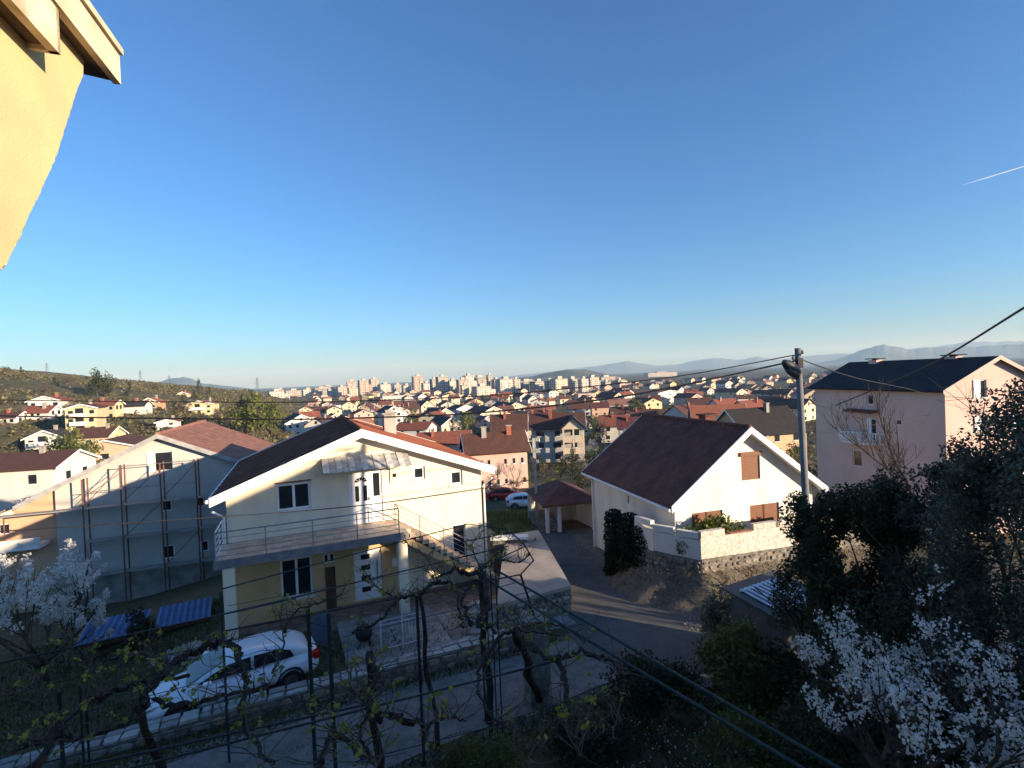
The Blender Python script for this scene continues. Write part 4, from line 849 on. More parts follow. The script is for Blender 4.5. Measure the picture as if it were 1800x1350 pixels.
def limb(mb, p, d, L_, r, depth, rnd, tips, bend=.35, kids=3, shrink=.68, rise=.12):
    pts = [Vector(p)]; d = Vector(d).normalized(); n = 4
    for i in range(n):
        d = (d+Vector((rnd.uniform(-1, 1), rnd.uniform(-1, 1), rnd.uniform(-1, 1)))*bend*.4+Vector((0, 0, rise))).normalized(); pts.append(pts[-1]+d*L_/n)
    mb.tube(pts, [r*(1-.45*i/n) for i in range(n+1)], 6 if r > .03 else 4)
    if depth == 0: tips.append((pts[-3], pts[-1])); return
    for k in range(kids):
        t = rnd.uniform(.35, 1.0); b = pts[min(n, int(t*n))]; nd = (d+Vector((rnd.uniform(-1, 1), rnd.uniform(-1, 1), rnd.uniform(-.5, .8)))*.95).normalized()
        limb(mb, b, nd, L_*shrink*rnd.uniform(.75, 1.15), r*.55, depth-1, rnd, tips, bend, kids, shrink, rise)
m_bark = mat('bark', (.085, .065, .05), rough=1, var=.4, scale=9, bump=.8, bscale=20)
m_bark_pale = mat('pale_twig', (.20, .165, .13), rough=1, var=.3, scale=9)
def leafm(name, c, c2, island=.35, scale=.8, trans=.25, rough=.6): return mat(name, c, rough=rough, var=.1, scale=scale, col2=c2, island=island, trans=trans, spec=.25)
m_olive = leafm('olive_leaf', (.115, .125, .095), (.055, .065, .048)); m_dark = leafm('dark_evergreen_leaf', (.06, .07, .03), (.028, .036, .018)); m_green = leafm('spring_leaf', (.15, .165, .045), (.08, .095, .03)); m_laurel = leafm('laurel_leaf', (.14, .17, .03), (.06, .09, .02), rough=.4)
m_blossom = leafm('white_blossom', (.80, .77, .73), (.62, .58, .53), island=.15, trans=.35); m_cyp = leafm('cypress_leaf', (.035, .035, .016), (.016, .02, .01)); m_twig_leaf = leafm('vine_leaf', (.30, .29, .05), (.20, .22, .04), island=.3, trans=.4); m_grey_shrub = leafm('grey_shrub_leaf', (.22, .23, .16), (.12, .13, .08))
m_scrub = leafm('scrub_leaf', (.17, .145, .07), (.075, .08, .035), island=.45, scale=.03); m_brush = leafm('bare_brush', (.15, .11, .075), (.085, .065, .045), island=.35, scale=.05)
def crown_obj(name, C, size, rs, m, parent, **k): return link(name, quads_mesh(name, leaves(C, size, rs, **k), m), parent)
def big_tree(name, label, base, crown, n, size, m, seed, nc=26, trunk=.16, cat='tree', small=.38, loose=.0, kids=3, group=None):
    """crown: list of (centre offset, radii)"""
    rs = NR(seed); rnd = random.Random(seed); t = empty(name, label, cat, base, 0, group); bl = []
    for c, r in crown: bl += clumps(c, r, max(3, int(nc*len(crown)**-.5)), rs, small)
    C = blob_points(bl, int(n*(1-loose)), rs); lo = np.concatenate([np.array(c)+rs.normal(size=(int(n*loose/len(crown))+1, 3))*np.array(r)*.55 for c, r in crown]); C = C[C[:, 2] > .05]
    crown_obj('crown', C, size, rs, m, t)
    tips = []; mb = MB(); top = max(c[2] for c, r in crown)
    limb(mb, (0, 0, -.3), (rnd.uniform(-.1, .1), rnd.uniform(-.1, .1), 1), max(.6, top*.55), trunk, 3, rnd, tips, kids=kids, shrink=.7); mb.build('trunk', m_bark, t); return t
def blossom_tree(label, base, H, spread, seed, n_per=26, size=.10, green=.12, lean=(0, 0, 1)):
    rnd = random.Random(seed); rs = NR(seed); t = empty('blossom_tree', label, 'tree', base); tips = []; mb = MB()
    for k in range(6):
        a = 2*math.pi*k/6+rnd.uniform(-.4, .4); limb(mb, (0, 0, H*.18+rnd.uniform(0, .2)), (math.cos(a)*spread, math.sin(a)*spread, 1.0), H*.42, .06, 3, rnd, tips, bend=.4, kids=3, shrink=.72, rise=.10)
    mb.tube([(0, 0, -.3), (.03, .02, H*.1), (0, 0, H*.2)], [.15, .12, .10], 8); mb.build('trunk', m_bark, t)
    C = []; G = []
    for a, b in tips:
        if rnd.random() < .2: continue
        k = int(n_per*rnd.uniform(.5, 1.5))
        for _ in range(max(1, k//9)):
            q = a.lerp(b, rnd.uniform(-.1, 1.1))+Vector((rnd.gauss(0, 1), rnd.gauss(0, 1), rnd.gauss(0, 1)))*.05; C += [q+Vector((rnd.gauss(0, 1), rnd.gauss(0, 1), rnd.gauss(0, 1)))*.042 for _ in range(9)]
        if rnd.random() < green*4: G += [b+Vector((rnd.gauss(0, 1), rnd.gauss(0, 1), rnd.gauss(0, 1)))*.10 for _ in range(5)]
    crown_obj('blossom', np.array(C), size, rs, m_blossom, t, aspect=.9)
    if G: crown_obj('leaves', np.array(G), size*.9, rs, m_green, t)
    return t
P_ = lambda px, py, Y: atY(px, py, Y)
blossom_tree('white blossoming tree beside the blue sheet roofs', (-17.6, 18.6, ground(-17.4, 18.6)-.7), 6.2, 1.25, 5, n_per=130, size=.07)
blossom_tree('white blossoming tree in front of the dark evergreens', (5.5, 7.5, 1.75), 4.1, .85, 11, n_per=66, size=.047, green=.2)
# dark evergreens beside the lane
big_tree('evergreen_tree', 'dark leafy evergreen right beside the concrete lamp post', (7.35, 11.6, 0), [((0, 0, 4.6), (1.3, 1.2, 1.9)), ((.5, -.4, 2.6), (1.5, 1.3, 2.2)), ((-.5, .2, 5.5), (.6, .6, .9)), ((1.0, 0, 5.5), (.9, .9, 1.1)), ((-.7, 0, 3.6), (.9, .9, 1.4))], 52000, .08, m_dark, 31, nc=60, trunk=.12, small=.30)
big_tree('olive_tree', 'grey green olive like tree between the two dark evergreens', (8.75, 10.8, 0), [((0, 0, 5.0), (1.3, 1.2, 2.0)), ((-.4, -.5, 2.8), (1.5, 1.3, 2.2)), ((.5, -.3, 6.4), (.9, .9, 1.0))], 48000, .075, m_olive, 32, nc=60, trunk=.14, small=.30)
big_tree('evergreen_tree', 'tallest dark evergreen at the picture edge behind the blossom tree', (8.25, 8.35, 0), [((0, 0, 5.6), (1.25, 1.3, 2.6)), ((-.5, -.2, 3.4), (1.3, 1.3, 2.2)), ((.5, .1, 7.4), (.95, 1.0, 1.5)), ((-.5, .3, 6.9), (.6, .6, .8))], 60000, .065, m_olive, 33, nc=70, trunk=.18, small=.28)
big_tree('evergreen_tree', 'low dark evergreen under the tallest one, half in shade', (7.0, 9.4, 0), [((0, 0, 2.4), (1.7, 1.2, 2.2)), ((-.9, .4, 1.5), (1.2, 1.1, 1.5)), ((1.2, .1, 3.0), (1.2, 1.0, 1.6))], 30000, .08, m_dark, 34, nc=40, trunk=.12)
for i, (x, y, cr) in enumerate(((17.5, 5.4, [((0, 0, 5.0), (2.4, 2.2, 3.8)), ((.8, -.3, 3), (2.6, 2.2, 2.7))]), (21.0, 11.0, [((0, 0, 6.1), (2.4, 1.6, .8))]), (22.0, 7.3, [((0, 0, 5.4), (2.0, 1.4, 2.6))]))):  # unseen trees added out of view, crowns shaped to shade the cream house
    big_tree('evergreen_tree', ['unseen evergreen added out of view to shade the cream house', 'unseen high crowned evergreen added to shade the lower cream wall', 'unseen round evergreen added to shade the lower door of the cream house'][i], (x, y, 0), cr, 5000, .34, m_dark, 40+i, nc=30, trunk=.2)
# bare tree before the pink house
def bare_tree(label, base, L_, r, seed, depth=4, kids=3, mt=None, d=(0, 0, 1)):
    t = empty('bare_tree', label, 'tree', base); mb = MB(); limb(mb, (0, 0, 0), d, L_, r, depth, random.Random(seed), [], bend=.5, kids=kids, shrink=.66, rise=.16); mb.build('branches', mt or m_bark, t)
b = atY(1622, 870, 27); bare_tree('spreading bare tree in front of the pink house', (b.x, b.y, b.z-3.5), 5.6, .09, 3, kids=4)
b = atY(1682, 870, 25.5); bare_tree('thin bare sapling rising past the pink house corner', (b.x, b.y, b.z-3.0), 6.0, .06, 9, depth=3)
b = on_ground(905, 868); bare_tree('pale bare bush against the pink apartment house', b, 2.4, .06, 21, depth=4, kids=4, mt=m_bark_pale)
b = on_ground(868, 868); bare_tree('pale bare bush at the near corner of the pink apartment house', b, 2.2, .06, 22, depth=4, kids=4, mt=m_bark_pale)
# shrubs
def shrub(label, base, r, n, size, m, seed, name='shrub', nc=22, small=.4, h=None):
    rs = NR(seed); t = empty(name, label, 'shrub', base); C = blob_points(clumps((0, 0, r[2]*.95), r, nc, rs, small), n, rs); C = C[C[:, 2] > .03]; crown_obj('foliage', C, size, rs, m, t)
    rnd = random.Random(seed); mb = MB()
    for k in range(7): a = rnd.uniform(0, 6.3); limb(mb, (0, 0, -.1), (math.cos(a)*.6, math.sin(a)*.6, 1), r[2]*1.0, .025, 2, rnd, [], kids=3)
    mb.build('stem', m_bark, t); return t
shrub('yellow green leafy shrub at the lane edge below the stone bank', (5.5, 13.0, 0), (1.15, 1.0, 1.35), 6500, .11, m_green, 51)
shrub('dark green shrub left of the yellow green one by the lane', (3.4, 13.4, 0), (1.3, 1.0, .85), 5000, .10, m_dark, 52)
shrub('pale grey twiggy shrub in front of the garden wall base', (6.6, 17.0, -.2), (.9, .7, 1.0), 3500, .10, m_grey_shrub, 53)
shrub('low dark shrub beside the gravel drive mouth', (1.6, 12.2, 0), (1.2, .9, .6), 4500, .09, m_dark, 54)
shrub('shaded shrub with small pale flowers under the pergola beam', (4.6, 10.6, 0), (1.3, 1.0, .95), 5000, .10, m_green, 55)
shrub('bushy grey green plant at the near corner of the garden', (-8.3, 8.9, 0), (1.3, 1.0, 1.0), 9000, .07, m_olive, 63)
shrub('dark low plant beside the leaning vine at the garden corner', (-6.6, 7.6, 0), (1.1, .9, .8), 8000, .07, m_dark, 64)
shrub('shaded leafy plant close below the pergola posts', (-.2, 9.6, 0), (1.2, .8, .7), 7000, .07, m_dark, 65)
shrub('leafy dark plant in front of the blossoming tree', (3.6, 8.2, 0), (1.5, 1.0, 1.2), 9000, .075, m_green, 66)
shrub('dark shrub below the slatted cold frame', (7.0, 12.9, 0), (1.4, 1.1, 1.1), 6000, .11, m_dark, 56)
shrub('small dark conifer between the two blue sheet roofs', (-14.0, 18.6, ground(-14, 18.6)), (.5, .5, .95), 2600, .10, m_dark, 57)
shrub('clipped green box ball at the near edge of the drive', (-.75, 11.2, 0), (.62, .62, .5), 5000, .05, m_green, 58, small=.6)
shrub('second clipped green box ball close to the posts', (-1.6, 11.5, 0), (.55, .55, .45), 4200, .05, m_green, 59, small=.6)
M_ = local(white)
q = M_ @ Vector((1.6, -.85, 1.0)); shrub('bright glossy laurel bush behind the white garden wall', q, (1.15, .5, .95), 2600, .16, m_laurel, 60)
q = M_ @ Vector((.05, -.75, 1.0)); shrub('small laurel plant at the garden wall corner', q, (.5, .35, .7), 900, .15, m_laurel, 61)
q = M_ @ Vector((5.4, -.85, 1.0)); shrub('small laurel plant below the wide shuttered window', q, (.55, .35, .75), 900, .15, m_laurel, 62)
def cypress():
    rs = NR(70); t = empty('cypress_hedge', 'dense dark clipped cypress block at the white house corner', 'hedge', (5.15, 23.6, -1.0)); B = []
    for x, y, h_, r in ((-.55, .75, 3.7, .55), (0, .2, 3.6, .6), (.5, -.35, 3.2, .6), (.75, -.7, 2.7, .5)):
        for k in range(12): B.append((np.array([x, y, h_*(k+.6)/12.6])+rs.normal(size=3)*.03, np.array([r, r, .28])*(1-.35*(k/12)**3)))
    C = blob_points(B, 30000, rs, shell=.22); crown_obj('foliage', C, .12, rs, m_cyp, t, up=.4); mb = MB()
    for x, y in ((-.55, .75), (0, .2), (.5, -.35)): mb.tube([(x, y, -.3), (x, y, 2.2)], [.09, .04], 6)
    mb.build('stem', m_bark, t)
cypress()
# grass, weeds and fallen petals over the gardens
def grass(name, label, pts, h, m, seed, per=1):
    rs = NR(seed); n = len(pts); a = rs.uniform(0, 6.28, n); hh = h*rs.uniform(.4, 1.3, n); w = .012+hh*.07; lx, ly = rs.normal(0, .35, n)*hh, rs.normal(0, .35, n)*hh
    dx, dy = np.cos(a)*w, np.sin(a)*w; V = np.stack([np.stack([pts[:, 0]-dx, pts[:, 1]-dy, pts[:, 2]], 1), np.stack([pts[:, 0]+dx, pts[:, 1]+dy, pts[:, 2]], 1), np.stack([pts[:, 0]+lx, pts[:, 1]+ly, pts[:, 2]+hh], 1)], 1)
    o = link(name, quads_mesh(name, V, m)); tag(o, label, 'grass', kind='stuff')
def bank_weeds():
    M2 = local(white); rs = NR(44); P = []
    for _ in range(5200):
        u, s_ = rs.uniform(-2.4, 10), rs.uniform(0, 1)**1.3; v = -1.75-2.4*s_ if u > 0 else -1.5-1.6*s_+(-u)*1.2
        if abs(math.sin(u*1.9)+math.sin(u*.7+v*2)) < .45: continue
        w = M2 @ Vector((u, v, 0)); g = ground(w.x, w.y); P.append((w.x, w.y, g+(.75-g)*(1-s_)**1.3*.95))
    grass('weeds', 'dry weeds and tufts on the stony bank', np.array(P)[::2], .15, leafm('dry_weed', (.13, .105, .05), (.06, .06, .028), island=.4), 45)
def drive_d(x, y): return abs((y-13.6)*.885-(x+3.4)*.47)          # distance from the drive's centre line
def scatter(n, x0, x1, y0, y1, ok, seed):
    rs = NR(seed); P = []
    while len(P) < n:
        x, y = rs.uniform(x0, x1), rs.uniform(y0, y1)
        if ok(x, y): P.append((x, y, ground(x, y)))
    return np.array(P)
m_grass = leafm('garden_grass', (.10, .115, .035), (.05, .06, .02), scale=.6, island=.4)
in_house = lambda x, y: (-12.2+.384*0 < x < -1.0 and (y-20.2)-(x+11.5)*.416 > -3.6)
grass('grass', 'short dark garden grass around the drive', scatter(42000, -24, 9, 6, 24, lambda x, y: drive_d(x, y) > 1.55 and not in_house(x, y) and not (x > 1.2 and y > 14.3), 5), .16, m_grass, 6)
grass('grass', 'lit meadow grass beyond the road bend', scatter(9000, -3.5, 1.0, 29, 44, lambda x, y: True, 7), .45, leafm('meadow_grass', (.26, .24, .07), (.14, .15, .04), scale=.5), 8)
bank_weeds()
P = scatter(2200, 1.5, 9, 6.5, 13, lambda x, y: True, 15); P[:, 2] += .05+.25*NR(3).uniform(size=len(P))
o = link('petals', quads_mesh('petals', leaves(P, .05, NR(9), aspect=.9), m_blossom)); tag(o, 'white petals and small flowers scattered in the dark garden', 'petals', kind='stuff')

# trees between the far houses; shared crowns
def proto(n, size, m, seed, r=(1, 1, 1.1), nc=14):
    rs = NR(seed); C = blob_points(clumps((0, 0, 1.5), r, nc, rs, .45), n, rs); me = quads_mesh('crown', leaves(C, size, rs), m); mb = MB(); limb(mb, (0, 0, -.6), (0, 0, 1), 1.3, .09, 1, random.Random(seed), [], kids=4); return me, mb.mesh('trunk', m_bark)
KINDS_ = [('leafy green tree', 'green tree', [proto(900, .17, m_green, 1), proto(900, .17, m_green, 2)]), ('brown leafless tree', 'brown tree', [proto(800, .14, m_brush, 3), proto(800, .14, m_brush, 4, (1.1, 1.1, .9))]), ('dark evergreen tree', 'evergreen tree', [proto(900, .16, m_dark, 5, (.75, .75, 1.4)), proto(900, .17, m_dark, 6)]), ('pale blossoming tree', 'blossoming tree', [proto(800, .13, m_grey_shrub, 7), proto(800, .13, m_blossom, 8)])]
def town_tree(k, p, s, label=None, group=None):
    v = KINDS_[k][2][rng.randrange(2)]; t = empty('tree', label or '%s standing among the houses of the plain' % KINDS_[k][0], 'tree', p, rng.uniform(0, 6), group or (None if label else KINDS_[k][1]+'s among the houses')); sc = (s*rng.uniform(.85, 1.15), s*rng.uniform(.85, 1.15), s*rng.uniform(.85, 1.2)); link('crown', v[0], t, (0, 0, 0), 0, sc); link('trunk', v[1], t, (0, 0, 0), 0, sc); return t
for k, px, py, s, lb in ((0, 452, 777, 5.2, 'big spring green tree beside the lone white house'), (0, 478, 772, 4.3, 'second big green tree joined to the biggest one'), (2, 432, 770, 3.6, 'dark tree behind the grey house roof'), (0, 823, 762, 3.6, 'rounded green bush below the charcoal roofed houses'), (0, 722, 760, 3.4, 'green bush at the foot of the tall white house'), (3, 1057, 800, 1.7, 'white blossoming tree beside the loggia house'), (3, 1040, 806, 1.3, 'smaller blossoming tree touching the loggia house'), (2, 185, 700, 4.6, 'large dark evergreen tree on the scrub slope'), (2, 170, 702, 3.6, 'dark evergreen next to the large one on the slope'), (2, 350, 692, 3, 'dark round tree above the pale yellow house'), (0, 118, 830, 4, 'green bushy tree below the salmon house'), (0, 140, 836, 3.4, 'green bush along the foot of the salmon house'), (2, 1008, 822, 1.2, 'dark shrub tree at the foot of the loggia house'), (1, 1455, 735, 6, 'brown leafless tree behind the concrete lamp post'), (0, 1120, 742, 4, 'green bush between the red and brown roofs')):
    town_tree(k, on_ground(px, py), s, lb)
for i, (k, px, py, s) in enumerate(((2, 948, 838, 1.1), (1, 962, 846, 1.2), (0, 985, 842, 1.1), (2, 1010, 846, 1.3), (1, 1030, 850, 1.2), (3, 1050, 838, 1.2), (0, 925, 858, .8), (1, 905, 872, .8), (2, 866, 878, .9), (1, 1000, 832, 1.0), (2, 1044, 828, 1.2), (0, 970, 868, .7), (1, 850, 884, .8), (1, 935, 830, 1.0), (2, 1020, 866, .9))):
    town_tree(k, on_ground(px, py), s, group='bushes around the loggia house and the pink apartments')['label'] = '%s bush in the gardens between loggia house and carport' % ('green', 'bare brown', 'dark evergreen', 'pale blossoming')[k]
nt_ = 0
houses_xy = [(o.location.x, o.location.y) for o in COL.objects if o.get('category') in ('house',)]
while nt_ < 235:
    Y = rng.choice([rng.uniform(60, 200), rng.uniform(150, 500), rng.uniform(300, 900)]); px = rng.uniform(-20, 1500) if Y < 420 else rng.uniform(430, 1500); x = (px-900)/FPX*Y
    if Y < 110 and (abs(x-3) < 6 or -.75*Y < x < -.3*Y): continue
    nt_ += 1; town_tree(rng.choice([0, 1, 1, 2, 2, 1, 3] if Y < 250 else [0, 1, 1, 2, 2, 2]), Vector((x, Y, ground(x, Y))), (rng.uniform(1.0, 1.9) if Y < 140 else rng.uniform(1.4, 2.6))*(.75 if px < 440 else 1))
# scrub that covers the hillside and the gaps of the plain: uncountable
def scrub(name, label, n, gen, m, seed, kq=9):
    rs = NR(seed); C = []; S = []
    while len(C) < n:
        x, y, s = gen(rs)
        if x is None: continue
        C.append((x, y, ground(x, y)+s*.35)); S.append(s)
    C = np.repeat(np.array(C), kq, 0); S = np.repeat(np.array(S), kq); d = rs.normal(size=C.shape)*np.array([.42, .42, .30]); P = C+d*S[:, None]; P[:, 2] = np.maximum(P[:, 2], C[:, 2]-S*.3)
    V = leaves(P, 1.0, rs, aspect=.8); V = P[:, None, :]+(V-P[:, None, :])*(S*.55)[:, None, None]; o = link(name, quads_mesh(name, V, m)); tag(o, label, 'scrub', kind='stuff')
def hill_gen(rs):
    Y = 95+500*rs.uniform()**1.3; u = rs.uniform(-1.12, -.40); x = u*Y
    if ground(x, Y) < -10.5: return None, 0, 0
    return x, Y, rs.uniform(.5, 1.5)*(1+Y/900)
scrub('scrub', 'olive and brown scrub covering the hillside', 11000, hill_gen, m_scrub, 90)
scrub('scrub', 'bare brown brush on the hillside', 2600, hill_gen, m_brush, 91)
def plain_gen(rs):
    Y = 60+900*rs.uniform()**1.6; u = rs.uniform(-.48, .75); x = u*Y
    if Y < 110 and abs(x-3) < 7: return None, 0, 0
    return x, Y, rs.uniform(.5, 1.2)*(1+Y/600)
scrub('undergrowth', 'low bushes and hedges between the houses of the plain', 3800, plain_gen, m_scrub, 92); scrub('undergrowth', 'brown brush between the houses of the plain', 2600, plain_gen, m_brush, 93)
# ------------------------------------------------------------------ yard, lane and street things
def on(p, dz=0.0): return (p[0], p[1], ground(p[0], p[1])+dz)
# concrete platform with a rubble face
def platform():
    z = .72; P = [(2.0, 20.2), (1.1, 27.7), (-.7, 27.0), (-.85, 21.2), (-.9, 18.75)]; o = empty('platform', 'flat concrete platform with a rubble stone face beside the lane', 'platform', (2.0, 20.2, 0)); off = Vector((2.0, 20.2, 0))
    Q = [Vector((x, y, 0))-off for x, y in P]
    MB().prism([q+Vector((0, 0, z)) for q in Q], (0, 0, -.14)).build('slab', mat('warm_concrete', (.42, .36, .30), rough=.9, var=.2, scale=.9, bump=.3, col2=(.30, .25, .21)), o)
    c = sum(Q, Vector())/5; MB().prism([c+(q-c)*.985+Vector((0, 0, z-.141)) for q in Q], (0, 0, -2.2)).build('stone_core', m_mortar, o)
    a, b = c+(Q[4]-c)*.985, c+(Q[0]-c)*.985; stones(o, a, b, -.8, z-.16, .07, STONE, size=.30, seed=61); d_ = c+(Q[1]-c)*.985; stones(o, b, d_, -1.2, z-.16, .06, STONE, size=.36, seed=62)
    for k in range(4): MB().box(-3.9-.02*k, -2.95, -1.7+.34*k, -1.7+.34*(k+1), -1.1, -.15+.2*k).build('step', m_concrete, o)
platform()
# low wall with pale crazy-paved coping
def low_wall():
    A, B = Vector((-14.5, 10.95, 0)), Vector((.25, 17.55, 0)); d = (B-A).normalized(); n = Vector((-d.y, d.x, 0)); o = empty('garden_wall', 'low garden wall capped with pale flat stones along the gravel drive', 'wall', A); L_ = (B-A).length; rnd = random.Random(5)
    MB().prism([Vector((0, 0, -1)), d*L_+Vector((0, 0, -1)), d*L_+n*.42+Vector((0, 0, -1)), n*.42+Vector((0, 0, -1))], (0, 0, 1.3)).build('wall_body', m_mortar, o)
    cs = [mat('coping_%d' % i, c, rough=.9, var=.15, scale=6, bump=.3) for i, c in enumerate([(.36, .345, .32), (.27, .255, .235), (.44, .42, .39)])]; x = 0
    while x < L_-.2:
        w = rnd.uniform(.28, .62); s = rnd.uniform(.35, .65)
        for y0, y1 in ((-.04, .46*s-.015), (.46*s+.015, .46)):
            pts = [d*(x+rnd.uniform(.0, .05))+n*(y0+rnd.uniform(0, .03)), d*(x+w-rnd.uniform(.01, .06))+n*(y0+rnd.uniform(0, .03)), d*(x+w-rnd.uniform(.01, .05))+n*(y1-rnd.uniform(0, .03)), d*(x+w*.5)+n*y1, d*(x+rnd.uniform(0, .05))+n*(y1-rnd.uniform(0, .03))]
            MB().prism([p+Vector((0, 0, .302)) for p in pts], (0, 0, rnd.uniform(.05, .085))).build('coping_stone', cs[rnd.randrange(3)], o)
        x += w
    stones(o, Vector((0, 0, 0)), d*L_, -.25, .28, .05, STONE[1:], size=.34, seed=71)
low_wall()
# paved yard between the porch and the low wall
def yard():
    rnd = random.Random(8); A = Vector((-5.6, 16.2, 0)); d = Vector((.913, .407, 0)); n = Vector((-.407, .913, 0)); ms = [mat('yard_slab_%d' % i, c, rough=.9, var=.2, scale=2.5) for i, c in enumerate([(.27, .26, .25), (.21, .20, .19), (.31, .30, .28)])]
    o = tag(empty('pavement', 'pale paving slabs of the yard before the cream house porch', None, (A.x, A.y, 0)), kind='structure')
    for i in range(9):
        for j in range(5):
            p = d*(i*.92)+n*(j*.92-.3)
            if (A+p).y > 20.6+((A+p).x+5.6)*.416: continue
            q = [p+d*.02+n*.02, p+d*.9+n*.02, p+d*.9+n*.9, p+d*.02+n*.9]; z = ground((A+p).x, (A+p).y)
            MB().prism([v+Vector((0, 0, z+.012)) for v in q], (0, 0, .03+rnd.uniform(0, .008))).build('slab', ms[rnd.randrange(3)], o)
yard()
# blue corrugated sheet roofs of the low sheds
m_blue = mat('blue_sheet', (.04, .12, .30), rough=.5, var=.15, scale=3)
def sheet_shed(label, p0, p1, depth, z0, z1):
    a, b = Vector((*p0, 0)), Vector((*p1, 0)); d = (b-a).normalized(); n = Vector((-d.y, d.x, 0)); L_ = (b-a).length; g = ground(p0[0], p0[1]); o = empty('shed', label, 'shed', (a.x, a.y, g)); mb = MB(); k = int(L_/.11); rows = 2
    for i in range(k+1):
        h = .022*(1 if i % 2 else -1); q = d*(L_*i/k); mb.v += [tuple(q+Vector((0, 0, z0+h))), tuple(q+n*depth+Vector((0, 0, z1+h)))]
    for i in range(k): mb.f.append((2*i, 2*i+2, 2*i+3, 2*i+1))
    mb.build('sheet_roof', m_blue, o)
    for t in (.08, .92):
        for v, z in ((.15, z0), (depth-.15, z1)): q = d*(L_*t)+n*v; MB().box(q.x-.05, q.x+.05, q.y-.05, q.y+.05, -.5, z-.04).build('post', mat('dark_wood', (.12, .06, .035)), o)
    MB().prism([d*.2+n*(depth-.1)+Vector((0, 0, -.5)), d*(L_-.2)+n*(depth-.1)+Vector((0, 0, -.5)), d*(L_-.2)+n*(depth-.1)+Vector((0, 0, z1-.06)), d*.2+n*(depth-.1)+Vector((0, 0, z1-.06))], n*.04).build('back_board', mat('dark_wood', (.12, .06, .035)), o)
    MB().prism([d*.0+n*.02+Vector((0, 0, z0-.14)), d*L_+n*.02+Vector((0, 0, z0-.14)), d*L_+n*.02+Vector((0, 0, z0-.04)), d*.0+n*.02+Vector((0, 0, z0-.04))], n*.04).build('front_beam', mat('dark_wood', (.12, .06, .035)), o)
sheet_shed('low shed with blue corrugated sheet roof by the blossoming tree', tuple(atZ(127, 1117, .0)[:2]), tuple(atZ(249, 1093, .0)[:2]), 1.75, .0-ground(-15.5, 17.5), .28-ground(-15.5, 17.5))
sheet_shed('low shed with blue corrugated sheet roof nearest the cream house', tuple(atZ(270, 1088, .05)[:2]), tuple(atZ(369, 1067, .05)[:2]), 1.6, .05-ground(-13, 18.9), .33-ground(-13, 18.9))

